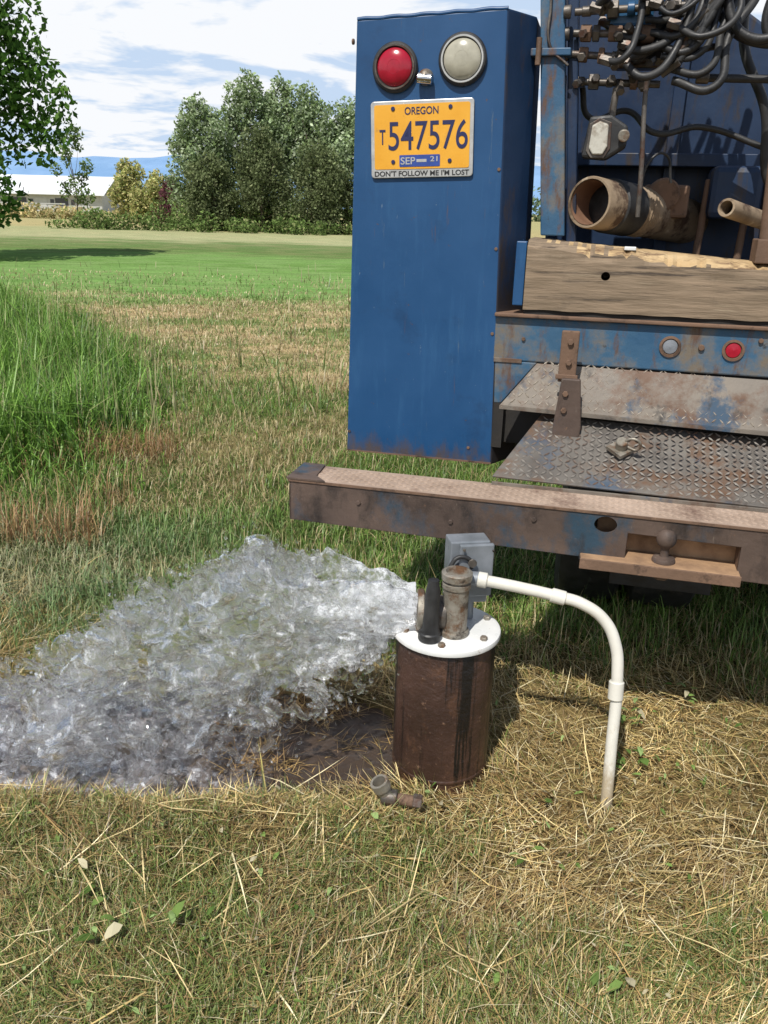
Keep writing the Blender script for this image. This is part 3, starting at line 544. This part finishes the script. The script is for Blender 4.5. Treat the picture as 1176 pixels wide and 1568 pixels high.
col=np.where((rng.random(n)<.15+.72*dry)[:,None],pal(n,[(.56,.43,.24),(.44,.33,.17),(.68,.56,.34)],[1,1,1]),pal(n,[(.16,.25,.06),(.22,.32,.09),(.28,.35,.13)],[2,3,1]))
H=rng.uniform(.03,.11,n)*(.6+.7*fbm(x*1.2+3,y*1.2,3))
blades("mown_grass",x,y,H,rng.uniform(.006,.013,n)*(y/11),np.abs(rng.normal(.6,.35,n)),np.abs(rng.normal(.5,.4,n)),col,GM)
n=62000;y=4.3*(15/4.3)**rng.random(n);x=rng.uniform(-1,0,n)*(y*.62+1.2)
edge=np.interp(y,[4.2,4.7,5.4,8,11,14,15],[-2.0,-1.45,-1.25,-2.2,-3.8,-6.3,-7.2])+(fbm(y*1.4,x*1.4+3,3)-.5)*1.1
k=(x<edge+rng.normal(0,.2,n))&(rng.random(n)<.25+sstep(.25,.5,fbm(x*2.3+4,y*2.3,3)));x=x[k];y=y[k];edge=edge[k];n=len(x)
H=(.12+.44*sstep(0,1.1,edge-x))*rng.uniform(.35,1.4,n)*(.45+1.0*fbm(x*1.5,y*1.5,3))
col=pal(n,[(.11,.23,.03),(.17,.33,.045),(.25,.43,.08),(.06,.13,.02),(.36,.38,.16)],[3,4,2,2,.6])*(.7+.6*fbm(x*3+8,y*3,3))[:,None]
blades("tall_grass",x,y,H,rng.uniform(.005,.012,n),np.abs(rng.normal(.25,.24,n)),np.abs(rng.normal(.9,.6,n)),col,GM)
n=1500;y=5*(13/5)**rng.random(n);x=rng.uniform(-1,0,n)*(y*.62+1.2);k=x<np.interp(y,[4.4,5.4,8,11,14],[-1.9,-1.3,-2.2,-3.8,-6.3]);x=x[k];y=y[k];n=len(x)
blades("seed_stems",x,y,rng.uniform(.35,.75,n),rng.uniform(.004,.007,n),np.abs(rng.normal(.12,.1,n)),np.abs(rng.normal(.15,.15,n)),pal(n,[(.45,.42,.22),(.30,.36,.12)],[1,1]),GM)
n=7000;y=rng.uniform(3.5,5.2,n);x=rng.uniform(-3.2,-1.3,n);k=rng.random(n)<sstep(.35,.55,fbm(x*2,y*2,3));x=x[k];y=y[k];n=len(x)
blades("dry_stems",x,y,rng.uniform(.08,.28,n),rng.uniform(.003,.005,n),np.abs(rng.normal(.4,.3,n)),np.abs(rng.normal(.4,.3,n)),pal(n,[(.42,.24,.11),(.50,.35,.16),(.30,.17,.08)],[1,1,1]),GM)
n=1300;x,y=wedge(n,6,22,1);blades("weeds",x,y,rng.uniform(.12,.35,n),rng.uniform(.008,.016,n),np.abs(rng.normal(.25,.2,n)),np.abs(rng.normal(.3,.3,n)),pal(n,[(.3,.24,.12),(.16,.24,.07),(.5,.42,.25)],[1,1,1]),GM)
def leaves(name,pts,size,col):
    n=len(pts);az=rng.uniform(0,6.28,n);V=[];Qd=[]
    prof=[(-.5,0),(-.2,.24),(.15,.20),(.55,0),(.15,-.22),(-.2,-.26)]
    for i,(px,py,pz) in enumerate(pts):
        s=size[i];tl=rng.normal(0,.4,2);a=az[i];wd_=rng.uniform(.6,1.1)
        for (u,v) in prof:
            v=v*wd_;X_=u*math.cos(a)-v*math.sin(a);Y_=u*math.sin(a)+v*math.cos(a);V.append((px+X_*s,py+Y_*s,pz+s*(X_*tl[0]+Y_*tl[1]+.35*abs(v)-.3*u*u)))
        Qd.append([6*i,6*i+1,6*i+2,6*i+5]);Qd.append([6*i+2,6*i+3,6*i+4,6*i+5])
    C=np.repeat(col,6,0);return npmesh(name,np.array(V),np.array(Qd),LM,C)
n0=340;x,y=wedge(n0,1.1,3.0);P=[]
for cx,cy,k in((.78,2.2,14),(.72,1.98,12),(.84,2.0,8),(-.6,1.33,5),(-.40,1.40,6),(-.66,1.47,4),(.52,1.25,4),(-.3,1.5,3),(1.0,2.35,9),(.35,1.62,3),(.85,1.4,4),(.33,2.25,6)):
    P+= [(cx+rng.normal(0,.035),cy+rng.normal(0,.035)) for _ in range(k)]
x=np.concatenate([x,[p[0] for p in P]]);y=np.concatenate([y,[p[1] for p in P]]);sz=np.where(np.arange(len(x))<n0,rng.uniform(.010,.026,len(x)),rng.uniform(.02,.048,len(x)))
zo=np.where(np.arange(len(x))<n0,.036,rng.uniform(.035,.06,len(x)))
k=(pudd(x,y)<.2)&casok(x,y);x=x[k];y=y[k];sz=sz[k];zo=zo[k]
leaves("broad_leaves",np.stack([x,y,gz(x,y)+zo],1),sz,pal(len(x),[(.19,.29,.08),(.30,.42,.16),(.12,.20,.05),(.55,.50,.34)],[3,2,2,1.2]))
# ---------------------------------------------------------------- WATER
def water(name,foam,nozzle,transp):
    wm=bpy.data.materials.new(name);wm.use_nodes=True;nt=wm.node_tree;b=nt.nodes["Principled BSDF"]
    b.inputs['Base Color'].default_value=(1,1,1,1);b.inputs['Roughness'].default_value=.03;b.inputs['IOR'].default_value=1.33;b.inputs['Transmission Weight'].default_value=1
    nbw=noise(nt,48,2,.5);bpw=N(nt,"ShaderNodeBump");bpw.inputs['Strength'].default_value=.5;bpw.inputs['Distance'].default_value=.006;nt.links.new(nbw.outputs[0],bpw.inputs['Height']);nt.links.new(bpw.outputs[0],b.inputs['Normal'])
    tp=N(nt,"ShaderNodeBsdfTransparent");df=N(nt,"ShaderNodeBsdfDiffuse");df.inputs[0].default_value=(.90,.92,.95,1);tl=N(nt,"ShaderNodeBsdfTranslucent");tl.inputs[0].default_value=(.90,.92,.95,1)
    m1=N(nt,"ShaderNodeMixShader");m1.inputs[0].default_value=transp;nt.links.new(b.outputs[0],m1.inputs[1]);nt.links.new(tp.outputs[0],m1.inputs[2])
    m2=N(nt,"ShaderNodeMixShader");m2.inputs[0].default_value=.5;nt.links.new(df.outputs[0],m2.inputs[1]);nt.links.new(tl.outputs[0],m2.inputs[2])
    m3=N(nt,"ShaderNodeMixShader");nf=noise(nt,30,5,.8)
    tcw=N(nt,"ShaderNodeTexCoord");spw=N(nt,"ShaderNodeSeparateXYZ");nt.links.new(tcw.outputs['Object'],spw.inputs[0]);mw=N(nt,"ShaderNodeMapRange");mw.inputs[1].default_value=-.28;mw.inputs[2].default_value=.09;mw.inputs[3].default_value=0;mw.inputs[4].default_value=nozzle;nt.links.new(spw.outputs[0],mw.inputs[0])
    aw=N(nt,"ShaderNodeMath",operation='ADD');nt.links.new(nf.outputs[0],aw.inputs[0]);nt.links.new(mw.outputs[0],aw.inputs[1])
    rf=ramp(nt,[(.47+foam,(.02,.02,.02)),(.56+foam,(.28,.28,.28)),(.66+foam,(.85,.85,.85))]);nt.links.new(aw.outputs[0],rf.inputs[0]);nt.links.new(rf.outputs[0],m3.inputs[0])
    nt.links.new(m1.outputs[0],m3.inputs[1]);nt.links.new(m2.outputs[0],m3.inputs[2]);nt.links.new(m3.outputs[0],nt.nodes["Material Output"].inputs[0])
    return wm
wm=water("splashing_water",.035,.16,.36);wd=water("clear_water_drops",.08,0,.40)
WJ=empty("water_jet",(0,0,0))
topx=np.array([.097,.0,-.15,-.27,-.335,-.42,-.54,-.68,-.79,-.96,-1.08,-1.3,-1.55]);topz=np.array([.533,.568,.592,.607,.622,.580,.500,.455,.370,.240,.170,.06,-.02])
botx=np.array([.097,.07,.035,-.005,-.05,-.10,-.16,-.23,-.31,-.40,-.49,-.58,-.66]);botz=np.array([.450,.43,.395,.355,.31,.265,.22,.18,.14,.10,.06,.02,-.02])
tt=np.linspace(0,1,len(topx))
def sheet(name,yo,sy,seed,nt_=400,nq=260,thr=.30,thick=.016):
    t=np.linspace(0,1,nt_);q=np.linspace(0,1,nq);T_,Q_=np.meshgrid(t,q,indexing='ij')
    bl=Q_**.9
    X=np.interp(T_,tt,topx)*bl+np.interp(T_,tt,botx)*(1-bl);Z=np.interp(T_,tt,topz)*bl+np.interp(T_,tt,botz)*(1-bl)
    Z=Z+.05*np.sin(np.pi*Q_)*T_*(1-T_)
    amp=.25+.75*sstep(.0,.45,T_)
    a_=X*11+Z*3+seed*5;c_=Z*13+seed*3.7
    lump=fbm(a_*1.5,c_*1.5,3);lump2=fbm(a_*1.5+31,c_*1.5+17,3);big=fbm(a_*.45+9,c_*.6,2)-.5
    rd=ridge(a_*1.0+5,c_*1.2,3)
    ed=sstep(.82,1,Q_)
    Z=Z+ed*amp*(fbm(T_*30,seed+T_*0,3)-.42)*.17+(lump-.5)*.05*amp+big*.04*amp
    X=X+(fbm(a_*1.5+5,c_*1.5,3)-.5)*.07*amp
    yc=2.03+yo+sy*T_+big*.12*amp
    h=thick*(.15+1.9*lump)*(.5+.9*amp);h2=thick*(.15+1.9*lump2)*(.5+.9*amp)
    round_=np.sqrt(np.clip(1-(2*Q_-1)**8,0,1))
    noz=sstep(.16,0,T_);hr=.040*np.sqrt(np.clip(1-(2*Q_-1)**2,0,1))
    yf=yc-(h*round_*(1-noz)+hr*noz)-((lump-.5)*.11+(rd-.5)*.035)*amp;yb=yc+(h2*round_*(1-noz)+hr*noz)-((lump2-.5)*.08)*amp
    mask=fbm(a_*1.3+3,c_*1.3+9,4);lim=thr-.30+.33*sstep(.1,.9,T_)+.22*sstep(.25,.0,Q_)*sstep(.12,.4,T_)+.12*sstep(.9,1,Q_)*sstep(.15,.5,T_)
    Vf=np.stack([X,yf,Z],-1).reshape(-1,3);Vb=np.stack([X,yb,Z],-1).reshape(-1,3)
    i=np.arange(nt_*nq).reshape(nt_,nq);Qd=np.stack([i[:-1,:-1],i[1:,:-1],i[1:,1:],i[:-1,1:]],-1).reshape(-1,4)
    ok=(mask>lim).ravel()[Qd].all(1);Qd=Qd[ok]
    V=np.concatenate([Vf,Vb]);Fa=np.concatenate([Qd,Qd[:,::-1]+nt_*nq])
    return npmesh(name,V,Fa,wm,smooth=True,parent=WJ)
sheet("front_sheet",-.035,-.10,1.3,thr=.45)
sheet("rear_sheet",.045,.13,7.7,thr=.43)
bm=bmesh.new();bmesh.ops.create_icosphere(bm,subdivisions=2,radius=1);iv=np.array([v.co[:] for v in bm.verts]);ifc=np.array([[v.index for v in f.verts] for f in bm.faces]);bm.free()
nd=2800;tq=rng.random(nd);side=rng.random(nd)
qq=np.where(side<.50,1+np.abs(rng.normal(0,.06,nd)),np.where(side<.68,-np.abs(rng.normal(0,.10,nd)),rng.random(nd)))
X=np.interp(tq,tt,topx)*qq+np.interp(tq,tt,botx)*(1-qq);Z=np.interp(tq,tt,topz)*qq+np.interp(tq,tt,botz)*(1-qq)
X=X+rng.normal(0,.012,nd);Z=Z+rng.normal(0,.012,nd);Yd=2.03+rng.normal(0,.03+.13*tq,nd)
low=rng.random(nd)<.30;X=np.where(low,rng.uniform(-1.6,-.25,nd),X);Z=np.where(low,rng.gamma(1.2,.05,nd),Z);Yd=np.where(low,rng.uniform(1.86,2.35,nd),Yd)
k=(tq>.12)|low;X=X[k];Z=Z[k];Yd=Yd[k];nd=len(X)
rs=rng.gamma(2.2,.0010,nd)+.0009;dirx=rng.normal(0,1,(nd,3));dirx/=np.linalg.norm(dirx,axis=1)[:,None];el_=rng.uniform(0,1.6,nd)**2
base=iv[None]*rs[:,None,None];proj=(base*dirx[:,None,:]).sum(-1,keepdims=True);base=base+proj*dirx[:,None,:]*el_[:,None,None]
V=(base+np.stack([X,Yd,Z],-1)[:,None,:]).reshape(-1,3);Fc=(ifc[None]+np.arange(nd)[:,None,None]*len(iv)).reshape(-1,3)
npmesh("droplets",V,Fc,wd,smooth=True,parent=WJ)
pts=[];rad=[]
for s in range(600):
    x=random.uniform(-1.7,-.55);y=random.uniform(1.86,2.36);h0=random.random()**2.5*(.14 if x<-.7 else .05);a=random.gauss(1.9,.8);L_=random.uniform(.02,.08)
    r0=random.uniform(.006,.016);bn=random.uniform(-.015,.015)
    for i in range(7): pts.append((x+math.cos(a)*L_*i/6+bn*math.sin(i*.5),y+random.gauss(0,.004),h0-.01+math.sin(a)*L_*i/6));rad.append(r0*(1-i/10))
for s in range(380):
    t_=random.uniform(.18,.9);qv=random.choice([random.uniform(.9,1.04),random.uniform(.95,1.06),random.uniform(-.08,.12),random.random()])
    x=float(np.interp(t_,tt,topx))*qv+float(np.interp(t_,tt,botx))*(1-qv);z=float(np.interp(t_,tt,topz))*qv+float(np.interp(t_,tt,botz))*(1-qv);y=2.03+random.gauss(0,.03+.10*t_)
    a=random.gauss(math.pi+.3,.9) if qv<.9 else random.gauss(2.3,.6);L_=random.uniform(.02,.07);r0=random.uniform(.005,.012);bn=random.uniform(-.02,.02)
    for i in range(9): pts.append((x+math.cos(a)*L_*i/8,y+random.gauss(0,.002),z+math.sin(a)*L_*i/8+bn*math.sin(i*.5)));rad.append(r0*(1-i/11))
me=bpy.data.meshes.new("splash");me.from_pydata(pts,[],[]);a=me.attributes.new("rad",'FLOAT','POINT');a.data.foreach_set("value",np.array(rad,dtype=np.float32))
wj=bpy.data.objects.new("splash",me);link(wj)
ng=bpy.data.node_groups.new("water_surface",'GeometryNodeTree');ng.interface.new_socket(name="Geometry",in_out='INPUT',socket_type='NodeSocketGeometry');ng.interface.new_socket(name="Geometry",in_out='OUTPUT',socket_type='NodeSocketGeometry')
gi=ng.nodes.new("NodeGroupInput");go=ng.nodes.new("NodeGroupOutput");mp=ng.nodes.new("GeometryNodeMeshToPoints");na=ng.nodes.new("GeometryNodeInputNamedAttribute");na.data_type='FLOAT';na.inputs[0].default_value="rad"
pv=ng.nodes.new("GeometryNodePointsToVolume");pv.resolution_mode='VOXEL_SIZE';vm=ng.nodes.new("GeometryNodeVolumeToMesh");vm.resolution_mode='VOXEL_SIZE'
pv.inputs['Voxel Size'].default_value=.0045;vm.inputs['Voxel Size'].default_value=.0045;vm.inputs['Threshold'].default_value=.1
sm=ng.nodes.new("GeometryNodeSetMaterial");sm.inputs['Material'].default_value=wd;ss=ng.nodes.new("GeometryNodeSetShadeSmooth")
l=ng.links.new;l(gi.outputs[0],mp.inputs[0]);l(na.outputs[0],mp.inputs['Radius']);l(mp.outputs[0],pv.inputs['Points']);l(na.outputs[0],pv.inputs['Radius']);l(pv.outputs[0],vm.inputs[0]);l(vm.outputs[0],sm.inputs[0]);l(sm.outputs[0],ss.inputs[0]);l(ss.outputs[0],go.inputs[0])
md=wj.modifiers.new("surface",'NODES');md.node_group=ng
bpy.context.view_layer.update();dg=bpy.context.evaluated_depsgraph_get()
me2=bpy.data.meshes.new_from_object(wj.evaluated_get(dg));wj.modifiers.clear();wj.data=me2;wj.parent=WJ
if len(me2.materials)==0: me2.materials.append(wd)
pm,nt,b=newmat("puddle_water");b.inputs['Roughness'].default_value=.06;b.inputs['IOR'].default_value=1.33
n1=noise(nt,26,4,.6);b1=N(nt,"ShaderNodeBump");b1.inputs['Strength'].default_value=.6;b1.inputs['Distance'].default_value=.01;nt.links.new(n1.outputs[0],b1.inputs['Height']);nt.links.new(b1.outputs[0],b.inputs['Normal'])
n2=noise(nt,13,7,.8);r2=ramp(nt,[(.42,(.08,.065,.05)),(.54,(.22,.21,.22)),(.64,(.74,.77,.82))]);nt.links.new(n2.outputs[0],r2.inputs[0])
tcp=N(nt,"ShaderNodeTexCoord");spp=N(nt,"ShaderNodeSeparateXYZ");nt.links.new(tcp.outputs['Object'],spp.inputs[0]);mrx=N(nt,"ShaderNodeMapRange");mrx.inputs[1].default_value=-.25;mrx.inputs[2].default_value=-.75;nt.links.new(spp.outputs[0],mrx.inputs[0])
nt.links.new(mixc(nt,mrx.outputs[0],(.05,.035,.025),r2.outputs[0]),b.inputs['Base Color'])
nx_,ny_=260,110;xs=np.linspace(-1.75,.13,nx_);ys=np.linspace(1.76,2.48,ny_);X,Y=np.meshgrid(xs,ys);mk=pudd(X,Y)
ch=sstep(-.10,-.65,X)
Zp=-.014+(ridge(X*9,Y*11,4)-.35)*.055*ch*sstep(0,.8,mk)+(fbm(X*35,Y*35,3)-.5)*(.004+.010*ch)
V=np.stack([X.ravel(),Y.ravel(),Zp.ravel()],1);i=np.arange(nx_*ny_).reshape(ny_,nx_);Q=np.stack([i[:-1,:-1],i[:-1,1:],i[1:,1:],i[1:,:-1]],-1).reshape(-1,4)
mkf=mk.ravel()[Q].mean(1)>.2;npmesh("puddle",V,Q[mkf],pm,smooth=True)
n=2600;x=rng.uniform(-.5,.10,n);y=rng.uniform(1.95,2.45,n);k=casok(x,y)&(rng.random(n)<sstep(.42,.6,fbm(x*6,y*6,3)));x=x[k];y=y[k];n=len(x)
blades("wet_straw",x,y,rng.uniform(.03,.10,n),rng.uniform(.0015,.003,n),rng.normal(1.3,.2,n),rng.normal(.1,.2,n),pal(n,[(.22,.13,.05),(.36,.24,.09),(.10,.06,.03)],[2,2,1]),SM,.02)
# ---------------------------------------------------------------- TREES
def crown(name,blobs,n,size,cols,wts,parent,dens=1.0,gap=.45):
    vol=np.array([b[3]*b[4]*b[5] for b in blobs]);vol=vol**.8;idx=rng.choice(len(blobs),n,p=vol/vol.sum());B=np.array(blobs)[idx]
    d=rng.normal(0,1,(n,3));d/=np.linalg.norm(d,axis=1)[:,None]
    r=rng.random(n)**.38
    lump=.70+.6*fbm(d[:,0]*2.2+B[:,0]+7,d[:,2]*2.2+B[:,2]+d[:,1]*1.7,3)
    P=B[:,:3]+d*B[:,3:6]*(r*lump)[:,None]
    sc_=size*3.2
    g=fbm(P[:,0]/sc_+11,P[:,2]/sc_+P[:,1]/sc_*.7,3);k=g>gap-.12;P=P[k];d=d[k];r=r[k];g=g[k];n=len(P)
    q=rng.normal(0,1,(n,3));q/=np.linalg.norm(q,axis=1)[:,None];t=np.cross(q,rng.normal(0,1,(n,3)));t/=np.linalg.norm(t,axis=1)[:,None];s=np.cross(q,t)
    sz=size*rng.uniform(.5,1.2,n)[:,None]
    V=np.stack([P-t*sz*.6,P+s*sz*.35,P+t*sz*.6,P-s*sz*.35],1).reshape(-1,3)
    Q=np.arange(n*4).reshape(n,4)
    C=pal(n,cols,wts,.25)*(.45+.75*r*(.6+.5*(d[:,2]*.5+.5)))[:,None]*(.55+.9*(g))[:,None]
    return npmesh(name,V,Q,LM,np.repeat(C,4,0),parent=parent)
bark=worn("bark",(.09,.07,.05),(.16,.13,.10),6,.9,0,None,.8,(1,1,.3))
def limb(name,a,b,r1,r2,parent):
    a=Vector(a);b=Vector(b);mid=(a+b)/2+Vector((random.gauss(0,1),random.gauss(0,1),0))*(b-a).length*.06
    cyl(name,a,mid,r1,bark,parent,10,(r1+r2)/2,.02);cyl(name,mid,b,(r1+r2)/2,bark,parent,10,r2,.02)
def tree(name,x,y,h,wd,n,size,cols,wts,cbase=.2,nb=9,gap=.45,tr=.02,shape='round',core=True):
    e=empty(name,(x,y,0));limb("trunk",(0,0,-.1),(0,0,h*.55),h*tr,h*tr*.5,e)
    bl=[]
    for i in range(nb):
        f=(i+.5)/nb;z=h*(cbase+(1-cbase)*f*.88);rr=wd*(math.sin(math.pi*(.16+.78*f))**.7 if shape=='round' else 1.1-.9*f)
        a=i*2.4+random.random();o=rr*random.uniform(.5,.78)
        br=wd*random.uniform(.28,.56)*(1.05-.35*f)
        c_=(o*math.cos(a),o*math.sin(a),z);bl.append((*c_,br,br,br*random.uniform(.85,1.45)))
        limb("limb_%d"%i,(0,0,max(.12*h,z*.55)),c_,h*tr*.35,h*tr*.08,e)
    if core:
        bl.append((0,0,h*(cbase+(1-cbase)*.5),wd*.65,wd*.65,h*(1-cbase)*.40))
    bl.append((random.uniform(-.2,.2)*wd,0,h*.86,wd*.30,wd*.30,h*.14))
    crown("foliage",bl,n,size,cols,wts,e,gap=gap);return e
cot=[(.23,.30,.15),(.32,.40,.23),(.15,.21,.08),(.45,.51,.35)]
dk=[(.135,.165,.075),(.18,.215,.105),(.09,.115,.045),(.24,.265,.14)]
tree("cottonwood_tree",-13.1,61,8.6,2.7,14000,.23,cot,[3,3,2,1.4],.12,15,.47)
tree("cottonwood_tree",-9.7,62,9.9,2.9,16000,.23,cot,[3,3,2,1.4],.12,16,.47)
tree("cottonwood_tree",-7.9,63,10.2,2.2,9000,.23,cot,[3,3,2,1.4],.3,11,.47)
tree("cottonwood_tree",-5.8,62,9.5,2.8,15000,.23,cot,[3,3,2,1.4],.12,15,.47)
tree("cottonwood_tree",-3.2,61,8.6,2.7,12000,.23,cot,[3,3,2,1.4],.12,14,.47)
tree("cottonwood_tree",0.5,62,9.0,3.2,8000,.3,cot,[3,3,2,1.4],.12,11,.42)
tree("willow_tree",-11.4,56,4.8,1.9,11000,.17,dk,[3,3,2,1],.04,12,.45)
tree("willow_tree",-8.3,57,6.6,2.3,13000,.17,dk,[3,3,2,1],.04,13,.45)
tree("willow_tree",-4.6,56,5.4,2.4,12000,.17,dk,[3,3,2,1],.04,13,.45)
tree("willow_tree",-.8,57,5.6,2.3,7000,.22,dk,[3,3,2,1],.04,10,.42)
yw=[(.46,.44,.18),(.34,.37,.14),(.58,.52,.26),(.22,.27,.09)]
tree("yellow_willow_tree",-22.0,74,5.2,1.9,7500,.22,yw,[3,3,2,2],.0,10,.42)
tree("yellow_willow_tree",-19.4,73,4.2,2.0,6500,.22,yw,[3,3,2,2],.0,10,.42)
tree("purple_plum_tree",-16.4,66,3.6,1.6,4500,.2,[(.14,.06,.075),(.19,.08,.09),(.10,.05,.05)],[2,1,1],.0,8,.42)
tree("young_ash_tree",-21.9,61,6.6,1.45,1500,.22,[(.13,.20,.07),(.20,.28,.10),(.08,.13,.05)],[2,2,1],.26,11,.44,.009,core=False)
tree("maple_tree",-12.0,24,10.5,2.75,24000,.19,[(.08,.16,.035),(.13,.25,.05),(.20,.34,.08),(.05,.10,.025)],[3,3,2,2],.13,16,.48)
bl=[(x_+random.gauss(0,.3),54+random.gauss(0,1.2),.2+random.random()*.3,.5+.7*random.random(),.8,.25+.7*random.random()**2) for x_ in np.arange(-20,6,.6)]
bl+= [(x_,57+random.gauss(0,.6),.6,1.0,.9,.7+1.1*random.random()) for x_ in np.arange(-14.5,6,1.0)]
crown("hedgerow",bl,24000,.18,[(.13,.20,.06),(.20,.28,.09),(.08,.12,.04),(.33,.34,.16)],[3,3,2,1],None,gap=.42)
bl=[(x_,200+random.gauss(0,3),2.2,5,4,3.0+2.2*random.random()) for x_ in np.arange(-170,120,4)]
crown("distant_trees",bl,16000,.9,[(.12,.17,.09),(.17,.23,.13)],[1,1],None,gap=.3)
bl=[(x_,84+random.gauss(0,1),.4,1.6,1,.5+.6*random.random()) for x_ in np.arange(-60,-10,1.5)]
crown("dry_brush",bl,9000,.3,[(.62,.50,.26),(.34,.36,.15),(.48,.40,.2)],[2,2,1],None,gap=.35)
# ---------------------------------------------------------------- BARN + FENCE
bw=worn("barn_siding",(.42,.42,.40),(.50,.50,.48),1,.8,0,None,.1);br_=worn("barn_roof_metal",(.68,.70,.72),(.76,.77,.79),.6,.5,0,None,.05);dw=simple("dark_opening",(.07,.07,.08),.6)
Bn=empty("barn",(-57,150,0))
box("walls",(-16,-6,0),(9.6,6,2.75),bw,Bn,0)
mesh("roof",[(-17,-7,2.6),(10.4,-7,2.6),(10.4,0,5.5),(-17,0,5.5),(-17,7,2.6),(10.4,7,2.6),(-17,-7,2.75),(10.4,-7,2.75),(10.4,0,5.68),(-17,0,5.68),(-17,7,2.75),(10.4,7,2.75)],[[0,1,2,3],[3,2,5,4],[6,7,8,9],[9,8,11,10],[0,1,7,6],[4,5,11,10],[0,6,9,3],[3,9,10,4],[1,7,8,2],[2,8,11,5]],br_,Bn)
for k_ in range(7): box("door_%d"%k_,(-15+3.4*k_,-6.05,0),(-12.9+3.4*k_,-5.99,2.1),dw if k_%2 else bw,Bn,0)
for k_ in range(6): box("window_%d"%k_,(-12.4+3.4*k_,-6.06,1.1),(-11.8+3.4*k_,-5.98,1.9),dw,Bn,0)
Fn=empty("board_fence",(-50,118,0));fm=simple("fence_wood",(.42,.42,.40),.8)
for k_ in range(14): box("post_%d"%k_,(-2.4*k_+6,0,0),(-2.4*k_+6.18,.15,1.35),fm,Fn,0)
for z_ in(.4,.8,1.2): box("rail_%.0f"%(z_*10),(-26,-.05,z_),(6.2,-.01,z_+.14),fm,Fn,0)
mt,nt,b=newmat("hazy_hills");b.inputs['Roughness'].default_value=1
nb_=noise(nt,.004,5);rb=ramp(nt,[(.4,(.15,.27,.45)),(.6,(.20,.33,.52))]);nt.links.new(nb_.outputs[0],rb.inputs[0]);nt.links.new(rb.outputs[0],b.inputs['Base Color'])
xs=np.linspace(-4500,4500,260);prof=115+130*fbm(xs/600+3.3,xs*0+1.7,5)
V=[]
for xx,pz in zip(xs,prof): V+= [(xx,3300,-5),(xx,3500,pz*.6),(xx,3800,pz)]
V=np.array(V);i=np.arange(len(xs)-1)*3;Q=np.concatenate([np.stack([i,i+3,i+4,i+1],1),np.stack([i+1,i+4,i+5,i+2],1)])
npmesh("hills",V,Q,mt,smooth=True)
